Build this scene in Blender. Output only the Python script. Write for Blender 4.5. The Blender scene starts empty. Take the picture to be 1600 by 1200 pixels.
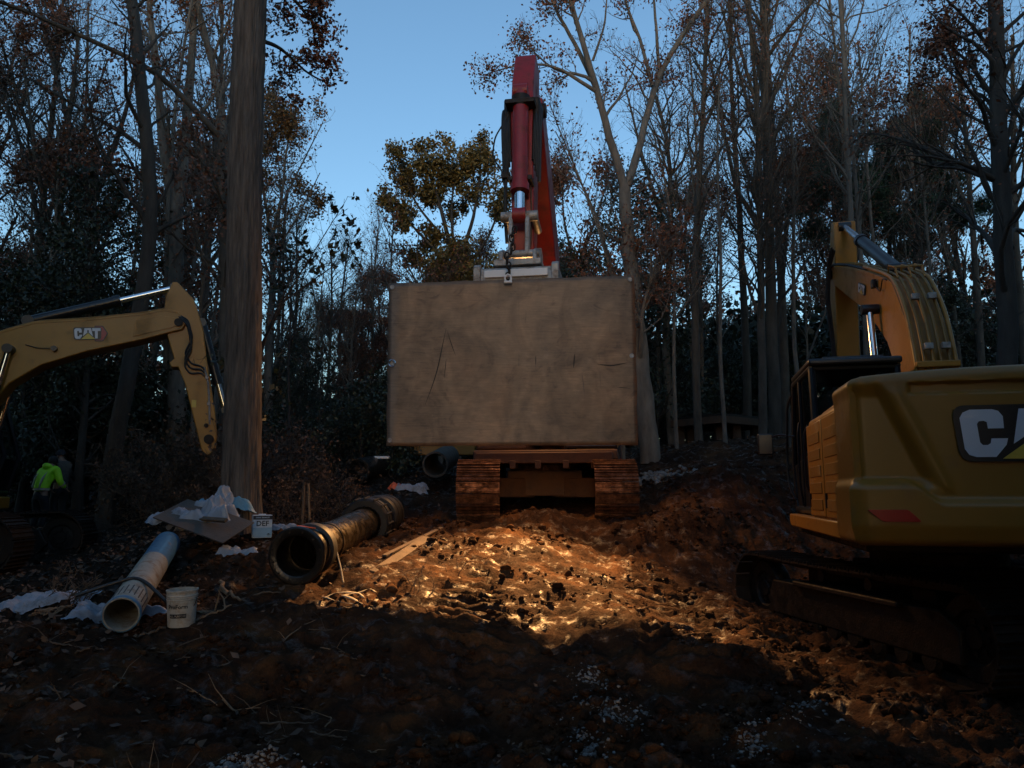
import bpy, bmesh, math, random
import numpy as np
from mathutils import Matrix, Vector, Euler

# ------------------------------------------------------------------ camera, world, exposure
SC = bpy.context.scene
COL = SC.collection
PITCH = math.atan(175/1150)
EYE = 1.75
cam_data = bpy.data.cameras.new('camera')
cam_data.sensor_fit = 'HORIZONTAL'; cam_data.sensor_width = 36.0
cam_data.lens = 36.0*1150/1600
cam_data.clip_start = 0.05; cam_data.clip_end = 2000
cam = bpy.data.objects.new('camera', cam_data); COL.objects.link(cam)
cam.location = (0, 0, EYE); cam.rotation_euler = (math.pi/2 + PITCH, 0, 0)
SC.camera = cam

SUN_EL, SUN_ROT = math.radians(3.5), math.radians(182.0)
world = bpy.data.worlds.new('World'); SC.world = world; world.use_nodes = True
wn = world.node_tree.nodes; wl = world.node_tree.links
sky = wn.new('ShaderNodeTexSky'); sky.sky_type = 'NISHITA'; sky.sun_disc = False
sky.sun_elevation = SUN_EL; sky.sun_rotation = SUN_ROT
sky.air_density = 1.0; sky.dust_density = 0.4; sky.ozone_density = 2.4
bg = wn['Background']; bg.inputs['Strength'].default_value = 0.15
wl.new(sky.outputs['Color'], bg.inputs['Color'])

sun_d = bpy.data.lights.new('evening_sun', 'SUN'); sun_d.energy = 0.15
sun_d.angle = math.radians(12); sun_d.color = (1.0, 0.86, 0.72)
sun = bpy.data.objects.new('evening_sun', sun_d); COL.objects.link(sun)
sd = Vector((math.sin(SUN_ROT)*math.cos(SUN_EL), math.cos(SUN_ROT)*math.cos(SUN_EL), math.sin(SUN_EL)))
sun.rotation_euler = sd.to_track_quat('Z', 'Y').to_euler(); sun.location = (-10, -30, 20)

SC.view_settings.view_transform = 'Standard'
SC.view_settings.look = 'None'; SC.view_settings.gamma = 1.0
SC.view_settings.use_curve_mapping = False
SC.view_settings.exposure = 1.66
SC.render.engine = 'CYCLES'
SC.cycles.max_bounces = 5; SC.cycles.diffuse_bounces = 2; SC.cycles.glossy_bounces = 2
SC.cycles.transparent_max_bounces = 6; SC.cycles.transmission_bounces = 3

rng = np.random.default_rng(7)
random.seed(7)

# ------------------------------------------------------------------ sighting helpers (real positions measured from the photo)
def ray(px, py):
    x = (px-800)/1150; v = (600-py)/1150
    return np.array([x, math.cos(PITCH)-v*math.sin(PITCH), math.sin(PITCH)+v*math.cos(PITCH)])
def at(px, py, Y):
    r = ray(px, py); return np.array([0, 0, EYE]) + r*Y/r[1]

# ------------------------------------------------------------------ materials
MATS = {}
def mat(name, base, rough=0.6, metal=0.0, var=0.25, scale=6.0, bump=0.0, bscale=40.0, stretch=(1,1,1),
        dirt=None, dirt_amt=0.0, dscale=3.0, spec=0.5, island=0.0, island_col=None, trans=0.0, alpha=1.0, rvar=0.0, coord='Object', coat=0.0):
    m = bpy.data.materials.new(name); m.use_nodes = True
    nt = m.node_tree; N = nt.nodes; L = nt.links; b = N['Principled BSDF']
    b.inputs['Roughness'].default_value = rough; b.inputs['Metallic'].default_value = metal
    b.inputs['Specular IOR Level'].default_value = spec
    if coat: b.inputs['Coat Weight'].default_value = coat
    if trans: b.inputs['Transmission Weight'].default_value = trans
    if alpha < 1: b.inputs['Alpha'].default_value = alpha
    tc = N.new('ShaderNodeTexCoord'); mp = N.new('ShaderNodeMapping'); mp.inputs['Scale'].default_value = stretch
    L.new(N.new('ShaderNodeNewGeometry').outputs['Position'] if coord == 'Position' else tc.outputs[coord], mp.inputs['Vector'])
    n1 = N.new('ShaderNodeTexNoise'); n1.inputs['Scale'].default_value = scale; n1.inputs['Detail'].default_value = 6
    n1.inputs['Roughness'].default_value = 0.65
    L.new(mp.outputs[0], n1.inputs['Vector'])
    r = N.new('ShaderNodeValToRGB')
    lo = [c*(1-var) for c in base]; hi = [min(1, c*(1+var)) for c in base]
    r.color_ramp.elements[0].color = (*lo, 1); r.color_ramp.elements[1].color = (*hi, 1)
    r.color_ramp.elements[0].position = 0.3; r.color_ramp.elements[1].position = 0.7
    L.new(n1.outputs['Fac'], r.inputs['Fac'])
    col = r.outputs['Color']
    if dirt is not None and dirt_amt > 0:
        n2 = N.new('ShaderNodeTexNoise'); n2.inputs['Scale'].default_value = dscale; n2.inputs['Detail'].default_value = 8
        n2.inputs['Roughness'].default_value = 0.7
        L.new(mp.outputs[0], n2.inputs['Vector'])
        r2 = N.new('ShaderNodeValToRGB')
        r2.color_ramp.elements[0].position = 0.62-0.3*dirt_amt; r2.color_ramp.elements[1].position = 0.75-0.2*dirt_amt
        r2.color_ramp.elements[0].color = (0,0,0,1); k = min(1.0, 0.5+0.5*dirt_amt); r2.color_ramp.elements[1].color = (k,k,k,1)
        L.new(n2.outputs['Fac'], r2.inputs['Fac'])
        mx = N.new('ShaderNodeMixRGB'); L.new(r2.outputs['Color'], mx.inputs['Fac']); L.new(col, mx.inputs['Color1'])
        mx.inputs['Color2'].default_value = (*dirt, 1); col = mx.outputs['Color']
        mr = N.new('ShaderNodeMapRange'); mr.inputs['To Min'].default_value = rough; mr.inputs['To Max'].default_value = 0.9
        mr2 = mr; L.new(r2.outputs['Color'], mr.inputs['Value']); L.new(mr.outputs[0], b.inputs['Roughness'])
    if rvar:
        mr = N.new('ShaderNodeMapRange'); mr.inputs['To Min'].default_value = max(0.05, rough-rvar); mr.inputs['To Max'].default_value = min(1, rough+rvar)
        mr.inputs['From Min'].default_value = 0.35; mr.inputs['From Max'].default_value = 0.65
        L.new(n1.outputs['Fac'], mr.inputs['Value']); L.new(mr.outputs[0], b.inputs['Roughness'])
    if island:
        g = N.new('ShaderNodeNewGeometry'); r3 = N.new('ShaderNodeMixRGB')
        r3.inputs['Color2'].default_value = (*(island_col or [c*0.4 for c in base]), 1)
        mm = N.new('ShaderNodeMath'); mm.operation = 'MULTIPLY'; mm.inputs[1].default_value = island
        L.new(g.outputs['Random Per Island'], mm.inputs[0]); L.new(mm.outputs[0], r3.inputs['Fac'])
        L.new(col, r3.inputs['Color1']); col = r3.outputs['Color']
    L.new(col, b.inputs['Base Color'])
    if bump:
        n3 = N.new('ShaderNodeTexNoise'); n3.inputs['Scale'].default_value = bscale; n3.inputs['Detail'].default_value = 5
        L.new(mp.outputs[0], n3.inputs['Vector'])
        bp = N.new('ShaderNodeBump'); bp.inputs['Strength'].default_value = bump; bp.inputs['Distance'].default_value = 0.02
        L.new(n3.outputs['Fac'], bp.inputs['Height']); L.new(bp.outputs[0], b.inputs['Normal'])
    MATS[name] = m
    return m

MUD = (0.10, 0.055, 0.03)
mat('yellow_paint', (0.38, 0.17, 0.02), 0.38, var=0.06, scale=2.5, bump=0.05, bscale=25, dirt=(0.20,0.12,0.05), dirt_amt=0.28, dscale=2.2)
mat('yellow_clean', (0.27, 0.124, 0.013), 0.42, var=0.05, scale=1.6, bump=0.03, bscale=20, dirt=(0.17,0.09,0.03), dirt_amt=0.28, dscale=1.7)
mat('red_paint', (0.25, 0.014, 0.014), 0.38, var=0.18, scale=5, bump=0.1, bscale=30, dirt=(0.09,0.035,0.025), dirt_amt=0.35, dscale=4)
mat('black_paint', (0.012, 0.014, 0.018), 0.30, var=0.2, scale=8, bump=0.04)
mat('black_rubber', (0.012, 0.012, 0.012), 0.55, var=0.3, scale=20, bump=0.1)
mat('chrome', (0.75, 0.78, 0.82), 0.16, metal=1.0, var=0.08, scale=30)
mat('grey_steel', (0.34, 0.33, 0.31), 0.5, metal=0.35, var=0.3, scale=7, bump=0.25, bscale=40, dirt=(0.16,0.10,0.06), dirt_amt=0.5, dscale=8)
mat('dark_steel', (0.022, 0.019, 0.017), 0.5, metal=0.5, var=0.4, scale=9, bump=0.3, bscale=50, dirt=(0.035,0.02,0.012), dirt_amt=0.55, dscale=9)
mat('track_steel', (0.17, 0.085, 0.05), 0.34, metal=0.75, var=0.4, scale=11, bump=0.4, bscale=60, dirt=(0.055,0.026,0.013), dirt_amt=0.8, dscale=6, coord='Position')
mat('track_dark', (0.018, 0.016, 0.014), 0.5, metal=0.5, var=0.4, scale=11, bump=0.4, bscale=60, dirt=(0.028,0.016,0.011), dirt_amt=0.6, dscale=8, coord='Position')
mat('rusty_frame', (0.085, 0.045, 0.026), 0.7, metal=0.1, var=0.35, scale=6, bump=0.3, bscale=40, dirt=MUD, dirt_amt=0.6, dscale=6)
mat('white_paint', (0.72, 0.73, 0.74), 0.4, var=0.05, scale=6, dirt=(0.4,0.37,0.3), dirt_amt=0.2)
mat('silver_print', (0.60, 0.62, 0.66), 0.32, var=0.06, scale=3)
mat('logo_black', (0.012, 0.014, 0.016), 0.35, var=0.1)
mat('logo_yellow', (0.60, 0.42, 0.06), 0.35, var=0.1)
mat('logo_red', (0.35, 0.02, 0.03), 0.35, var=0.1)
mat('reflector_red', (0.38, 0.008, 0.010), 0.22, var=0.15, scale=90)
mat('bark_dark', (0.05, 0.042, 0.034), 0.9, var=0.45, scale=5, stretch=(1,1,0.25), bump=0.8, bscale=24)
mat('bark_grey', (0.145, 0.122, 0.098), 0.9, var=0.4, scale=5, stretch=(1,1,0.3), bump=0.6, bscale=24)
mat('bark_mid', (0.08, 0.065, 0.05), 0.9, var=0.45, scale=5, stretch=(1,1,0.3), bump=0.7, bscale=24)
mat('bark_big', (0.12, 0.092, 0.07), 0.88, var=0.65, scale=14, stretch=(1,1,0.10), bump=1.0, bscale=30)
mat('leaf_brown', (0.22, 0.085, 0.042), 0.7, var=0.3, scale=0.6, island=0.75, island_col=(0.07,0.034,0.02))
mat('leaf_orange', (0.28, 0.13, 0.038), 0.7, var=0.3, scale=0.5, island=0.8, island_col=(0.065,0.06,0.02))
mat('leaf_olive', (0.22, 0.15, 0.035), 0.65, var=0.35, scale=0.45, island=0.8, island_col=(0.05,0.045,0.018))
mat('leaf_green', (0.028, 0.042, 0.018), 0.5, var=0.35, scale=0.8, island=0.7, island_col=(0.012,0.018,0.01))
mat('leaf_pine', (0.04, 0.10, 0.06), 0.6, var=0.35, scale=0.8, island=0.7, island_col=(0.012,0.022,0.015))
mat('leaf_litter', (0.13, 0.07, 0.035), 0.75, var=0.4, scale=2, island=0.9, island_col=(0.04,0.025,0.018))
mat('dry_wood', (0.10, 0.066, 0.04), 0.8, var=0.35, scale=8, bump=0.5, bscale=40)
mat('pale_wood', (0.19, 0.12, 0.065), 0.75, var=0.3, scale=10, bump=0.4, bscale=50)
mat('clod', (0.055, 0.028, 0.015), 0.5, var=0.45, scale=4, bump=0.8, bscale=30, island=0.6, island_col=(0.035,0.02,0.013))
mat('gravel', (0.24, 0.23, 0.215), 0.5, var=0.3, scale=9, bump=0.3, bscale=60, island=0.9, island_col=(0.07,0.055,0.045))
mat('pipe_black', (0.012, 0.0105, 0.009), 0.30, var=0.4, scale=7, bump=0.3, bscale=30, dirt=(0.03,0.02,0.012), dirt_amt=0.25, dscale=6, rvar=0.0)
mat('pipe_iron', (0.05, 0.036, 0.018), 0.24, metal=0.5, var=0.3, scale=6, bump=0.25, bscale=22, dirt=(0.07,0.045,0.025), dirt_amt=0.4, dscale=5)
mat('pipe_flange', (0.022, 0.019, 0.016), 0.6, var=0.4, scale=9, bump=0.4, dirt=(0.045,0.034,0.024), dirt_amt=0.4, dscale=8)
mat('pipe_concrete', (0.075, 0.066, 0.052), 0.75, var=0.3, scale=8, bump=0.3)
mat('pipe_blue', (0.07, 0.20, 0.33), 0.35, var=0.15, scale=6, dirt=(0.22,0.15,0.10), dirt_amt=0.3, dscale=5)
mat('pipe_white', (0.36, 0.34, 0.28), 0.45, var=0.15, scale=6, dirt=(0.20,0.12,0.06), dirt_amt=0.5, dscale=7)
mat('plastic_film', (0.36, 0.40, 0.45), 0.22, var=0.1, scale=9, bump=0.4, bscale=18, alpha=0.72)
mat('film_dirty', (0.28, 0.32, 0.38), 0.3, var=0.3, scale=9, bump=0.4, bscale=18, dirt=(0.15,0.13,0.12), dirt_amt=0.35, dscale=6, alpha=0.85)
mat('tarp_blue', (0.10, 0.27, 0.38), 0.45, var=0.2, scale=9, bump=0.3, bscale=18)
mat('cloth_white', (0.30, 0.33, 0.38), 0.75, var=0.15, scale=7, bump=0.3, bscale=30, dirt=(0.14,0.11,0.08), dirt_amt=0.45, dscale=5)
mat('board_grey', (0.08, 0.068, 0.056), 0.7, var=0.3, scale=6, bump=0.3, dirt=MUD, dirt_amt=0.4)
mat('bucket_white', (0.45, 0.43, 0.37), 0.42, var=0.08, scale=7, dirt=(0.30,0.22,0.14), dirt_amt=0.5, dscale=9)
mat('carton', (0.60, 0.64, 0.68), 0.5, var=0.06, scale=9)
mat('carton_blue', (0.30, 0.46, 0.56), 0.5, var=0.1, scale=9)
mat('print_black', (0.02, 0.02, 0.025), 0.5, var=0.1)
mat('orange_plastic', (0.75, 0.12, 0.03), 0.4, var=0.15)
mat('webbing', (0.30, 0.27, 0.20), 0.7, var=0.3, scale=15, bump=0.3)
mat('rope_black', (0.018, 0.017, 0.016), 0.4, var=0.3)
mat('green_tape', (0.12, 0.30, 0.05), 0.4, var=0.2)
mat('hi_vis', (0.42, 0.98, 0.03), 0.6, var=0.12, scale=12)
mat('hi_vis_band', (0.50, 0.46, 0.38), 0.35, var=0.1, scale=12)
mat('dark_cloth', (0.018, 0.019, 0.024), 0.8, var=0.3, scale=12)
mat('brown_cloth', (0.10, 0.085, 0.07), 0.8, var=0.3, scale=12)
mat('skin', (0.32, 0.18, 0.12), 0.5, var=0.1, scale=12)
mat('hair', (0.012, 0.010, 0.009), 0.6, var=0.2)

def glass_mat():
    m = bpy.data.materials.new('cab_glass'); m.use_nodes = True
    N = m.node_tree.nodes; L = m.node_tree.links
    for n in list(N): N.remove(n)
    o = N.new('ShaderNodeOutputMaterial'); mx = N.new('ShaderNodeMixShader'); fr = N.new('ShaderNodeFresnel'); fr.inputs[0].default_value = 1.5
    t = N.new('ShaderNodeBsdfTransparent'); t.inputs[0].default_value = (0.62,0.68,0.68,1)
    g = N.new('ShaderNodeBsdfGlossy'); g.inputs['Roughness'].default_value = 0.03
    L.new(fr.outputs[0], mx.inputs[0]); L.new(t.outputs[0], mx.inputs[1]); L.new(g.outputs[0], mx.inputs[2]); L.new(mx.outputs[0], o.inputs[0])
    MATS['cab_glass'] = m
glass_mat()
def emit_mat():
    m = bpy.data.materials.new('lamp_lens'); m.use_nodes = True
    b = m.node_tree.nodes['Principled BSDF']; b.inputs['Base Color'].default_value = (0.9,0.8,0.6,1)
    b.inputs['Emission Color'].default_value = (1.0,0.62,0.28,1); b.inputs['Emission Strength'].default_value = 6
    MATS['lamp_lens'] = m
emit_mat()

def plate_mat():
    m = bpy.data.materials.new('plate_steel'); m.use_nodes = True
    N = m.node_tree.nodes; L = m.node_tree.links; b = N['Principled BSDF']
    tc = N.new('ShaderNodeTexCoord')
    def noise(scale, st, det=8, ro=0.6, dist=0.0):
        mp = N.new('ShaderNodeMapping'); mp.inputs['Scale'].default_value = st; L.new(tc.outputs['Object'], mp.inputs[0])
        n = N.new('ShaderNodeTexNoise'); n.inputs['Scale'].default_value = scale; n.inputs['Detail'].default_value = det
        n.inputs['Roughness'].default_value = ro; n.inputs['Distortion'].default_value = dist; L.new(mp.outputs[0], n.inputs['Vector']); return n
    def ramp(n, stops):
        r = N.new('ShaderNodeValToRGB'); cr = r.color_ramp
        while len(cr.elements) < len(stops): cr.elements.new(0.5)
        for e, (p, c) in zip(cr.elements, stops): e.position = p; e.color = (*c, 1)
        L.new(n.outputs['Fac'], r.inputs['Fac']); return r
    a = ramp(noise(1.1, (1,1,1.3), 10, 0.62, 0.6), [(0.28,(0.115,0.086,0.062)),(0.5,(0.215,0.148,0.094)),(0.72,(0.30,0.19,0.112))])
    s = ramp(noise(1.7, (1.2,1,0.8), 7, 0.6, 1.2), [(0.42,(1,1,1)),(0.66,(0.45,0.43,0.43))])
    mx = N.new('ShaderNodeMixRGB'); mx.blend_type = 'MULTIPLY'; mx.inputs[0].default_value = 0.75
    L.new(a.outputs[0], mx.inputs[1]); L.new(s.outputs[0], mx.inputs[2])
    f = ramp(noise(6, (0.7,1,1.6), 10, 0.75, 0.6), [(0.35,(0.78,0.78,0.78)),(0.7,(1.16,1.12,1.1))])
    m2 = N.new('ShaderNodeMixRGB'); m2.blend_type = 'MULTIPLY'; m2.inputs[0].default_value = 0.8
    L.new(mx.outputs[0], m2.inputs[1]); L.new(f.outputs[0], m2.inputs[2])
    pz = ramp(noise(3.2, (1,1,1), 8, 0.7, 0.2), [(0.62,(0,0,0)),(0.70,(1,1,1))])
    m3 = N.new('ShaderNodeMixRGB'); m3.inputs[2].default_value = (0.28,0.20,0.15,1)
    mu = N.new('ShaderNodeMath'); mu.operation = 'MULTIPLY'; mu.inputs[1].default_value = 0.3
    L.new(pz.outputs[0], mu.inputs[0]); L.new(mu.outputs[0], m3.inputs[0]); L.new(m2.outputs[0], m3.inputs[1])
    # long scrapes
    sc = ramp(noise(1.7, (9,1,0.45), 3, 0.5, 0.8), [(0.71,(0,0,0)),(0.735,(1,1,1))])
    m4 = N.new('ShaderNodeMixRGB'); m4.inputs[2].default_value = (0.05,0.04,0.035,1)
    mu2 = N.new('ShaderNodeMath'); mu2.operation = 'MULTIPLY'; mu2.inputs[1].default_value = 0.55
    L.new(sc.outputs[0], mu2.inputs[0]); L.new(mu2.outputs[0], m4.inputs[0]); L.new(m3.outputs[0], m4.inputs[1])
    sp = N.new('ShaderNodeSeparateXYZ'); L.new(tc.outputs['Object'], sp.inputs[0])
    def band(lo, hi, src): r = N.new('ShaderNodeMapRange'); r.inputs['From Min'].default_value = lo; r.inputs['From Max'].default_value = hi; L.new(src, r.inputs['Value']); return r.outputs[0]
    wob = N.new('ShaderNodeMath'); wob.operation = 'MULTIPLY_ADD'; wob.inputs[1].default_value = 0.16; L.new(noise(5, (1,1,1)).outputs['Fac'], wob.inputs[0]); L.new(sp.outputs['X'], wob.inputs[2])
    m5 = N.new('ShaderNodeMixRGB'); L.new(band(-1.60, -1.68, wob.outputs[0]), m5.inputs[0]); L.new(m4.outputs[0], m5.inputs[1]); m5.inputs[2].default_value = (0.13,0.105,0.085,1)
    m6 = N.new('ShaderNodeMixRGB'); L.new(band(1.88, 1.95, wob.outputs[0]), m6.inputs[0]); L.new(m5.outputs[0], m6.inputs[1]); m6.inputs[2].default_value = (0.24,0.10,0.045,1)
    st_ = ramp(noise(2.2, (1,1,1.6), 6, 0.6, 2.0), [(0.56,(1,1,1)),(0.70,(0.50,0.48,0.50))])
    m7 = N.new('ShaderNodeMixRGB'); m7.blend_type = 'MULTIPLY'; m7.inputs[0].default_value = 0.8; L.new(m6.outputs[0], m7.inputs[1]); L.new(st_.outputs[0], m7.inputs[2])
    mpr = N.new('ShaderNodeMapping'); mpr.inputs['Rotation'].default_value = (0, 0.7, 0); mpr.inputs['Scale'].default_value = (0.5, 1, 9); L.new(tc.outputs['Object'], mpr.inputs[0])
    fn = N.new('ShaderNodeTexNoise'); fn.inputs['Scale'].default_value = 7; fn.inputs['Detail'].default_value = 8; fn.inputs['Roughness'].default_value = 0.7; L.new(mpr.outputs[0], fn.inputs['Vector'])
    fr_ = ramp(fn, [(0.36,(0.72,0.70,0.70)),(0.64,(1.22,1.18,1.15))])
    m8 = N.new('ShaderNodeMixRGB'); m8.blend_type = 'MULTIPLY'; m8.inputs[0].default_value = 0.8; L.new(m7.outputs[0], m8.inputs[1]); L.new(fr_.outputs[0], m8.inputs[2])
    L.new(m8.outputs[0], b.inputs['Base Color'])
    b.inputs['Roughness'].default_value = 0.5; b.inputs['Metallic'].default_value = 0.2
    bp = N.new('ShaderNodeBump'); bp.inputs['Strength'].default_value = 0.15; bp.inputs['Distance'].default_value = 0.01
    L.new(noise(20, (1,1,1)).outputs['Fac'], bp.inputs['Height']); L.new(bp.outputs[0], b.inputs['Normal'])
    MATS['plate_steel'] = m
plate_mat()

def ground_mat():
    m = bpy.data.materials.new('mud_ground'); m.use_nodes = True
    N = m.node_tree.nodes; L = m.node_tree.links; b = N['Principled BSDF']
    tc = N.new('ShaderNodeTexCoord')
    def noise(scale, det=8, ro=0.6, dist=0.0):
        n = N.new('ShaderNodeTexNoise'); n.inputs['Scale'].default_value = scale; n.inputs['Detail'].default_value = det
        n.inputs['Roughness'].default_value = ro; n.inputs['Distortion'].default_value = dist; L.new(tc.outputs['Object'], n.inputs['Vector']); return n
    a = N.new('ShaderNodeValToRGB'); cr = a.color_ramp; cr.elements.new(0.5)
    for e, (p, c) in zip(cr.elements, [(0.3,(0.016,0.007,0.004)),(0.5,(0.046,0.023,0.012)),(0.68,(0.112,0.050,0.019))]):
        e.position = p; e.color = (*c,1)
    L.new(noise(1.6, 7, 0.62, 0.2).outputs['Fac'], a.inputs[0])
    f = N.new('ShaderNodeValToRGB')
    f.color_ramp.elements[0].position = 0.35; f.color_ramp.elements[0].color = (0.62,0.60,0.60,1)
    f.color_ramp.elements[1].position = 0.68; f.color_ramp.elements[1].color = (1.2,1.15,1.1,1)
    L.new(noise(22, 8, 0.75).outputs['Fac'], f.inputs[0])
    mx = N.new('ShaderNodeMixRGB'); mx.blend_type = 'MULTIPLY'; mx.inputs[0].default_value = 1
    L.new(a.outputs[0], mx.inputs[1]); L.new(f.outputs[0], mx.inputs[2])
    # vertex attribute: disturbed clay (1) or dark woodland humus (0)
    at_ = N.new('ShaderNodeAttribute'); at_.attribute_name = 'clay'
    hm = N.new('ShaderNodeMixRGB'); hm.inputs[1].default_value = (0.018,0.014,0.010,1)
    L.new(at_.outputs['Fac'], hm.inputs[0]); L.new(mx.outputs[0], hm.inputs[2])
    L.new(hm.outputs[0], b.inputs['Base Color'])
    wet = N.new('ShaderNodeMapRange'); wet.inputs['From Min'].default_value = 0.35; wet.inputs['From Max'].default_value = 0.47; wet.inputs['To Min'].default_value = 0.5; wet.inputs['To Max'].default_value = 0.08
    L.new(noise(4.5, 7, 0.68, 0.3).outputs['Fac'], wet.inputs['Value']); L.new(wet.outputs[0], b.inputs['Specular IOR Level'])
    rr = N.new('ShaderNodeMapRange'); rr.inputs['From Min'].default_value = 0.5; rr.inputs['From Max'].default_value = 0.08
    rr.inputs['To Min'].default_value = 0.32; rr.inputs['To Max'].default_value = 0.9
    L.new(wet.outputs[0], rr.inputs['Value']); L.new(rr.outputs[0], b.inputs['Roughness'])
    b1 = N.new('ShaderNodeBump'); b1.inputs['Strength'].default_value = 1.0; b1.inputs['Distance'].default_value = 0.05
    L.new(noise(11, 8, 0.66, 0.2).outputs['Fac'], b1.inputs['Height']); 
    b2 = N.new('ShaderNodeBump'); b2.inputs['Strength'].default_value = 0.7; b2.inputs['Distance'].default_value = 0.015
    L.new(noise(48, 4, 0.6).outputs['Fac'], b2.inputs['Height']); L.new(b1.outputs[0], b2.inputs['Normal'])
    L.new(b2.outputs[0], b.inputs['Normal'])
    MATS['mud_ground'] = m
ground_mat()

# ------------------------------------------------------------------ mesh helpers
def link(o): COL.objects.link(o); return o
def np_mesh(name, V, F, smooth=False):
    V = np.asarray(V, dtype=np.float32).reshape(-1, 3); F = np.asarray(F, dtype=np.int32)
    n = F.shape[1]; me = bpy.data.meshes.new(name)
    me.vertices.add(len(V)); me.vertices.foreach_set('co', V.ravel())
    me.loops.add(F.size); me.loops.foreach_set('vertex_index', F.ravel())
    me.polygons.add(len(F)); me.polygons.foreach_set('loop_start', np.arange(0, F.size, n, dtype=np.int32))
    me.polygons.foreach_set('loop_total', np.full(len(F), n, dtype=np.int32))
    if smooth: me.polygons.foreach_set('use_smooth', np.ones(len(F), dtype=bool))
    me.update(calc_edges=True)
    return me
def np_obj(name, V, F, material, parent=None, smooth=False, loc=None):
    me = np_mesh(name, V, F, smooth); me.materials.append(MATS[material])
    o = bpy.data.objects.new(name, me); link(o)
    if parent is not None: o.parent = parent
    if loc is not None: o.location = loc
    return o
def tag(o, label=None, cat=None, group=None, kind=None):
    if label: o['label'] = label
    if cat: o['category'] = cat
    if group: o['group'] = group
    if kind: o['kind'] = kind
    return o
def thing(name, label, cat, loc=(0,0,0), group=None, rz=0.0):
    o = bpy.data.objects.new(name, None); link(o); o.location = loc; o.rotation_euler[2] = rz
    o.empty_display_size = 0.2
    return tag(o, label, cat, group)

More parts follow.
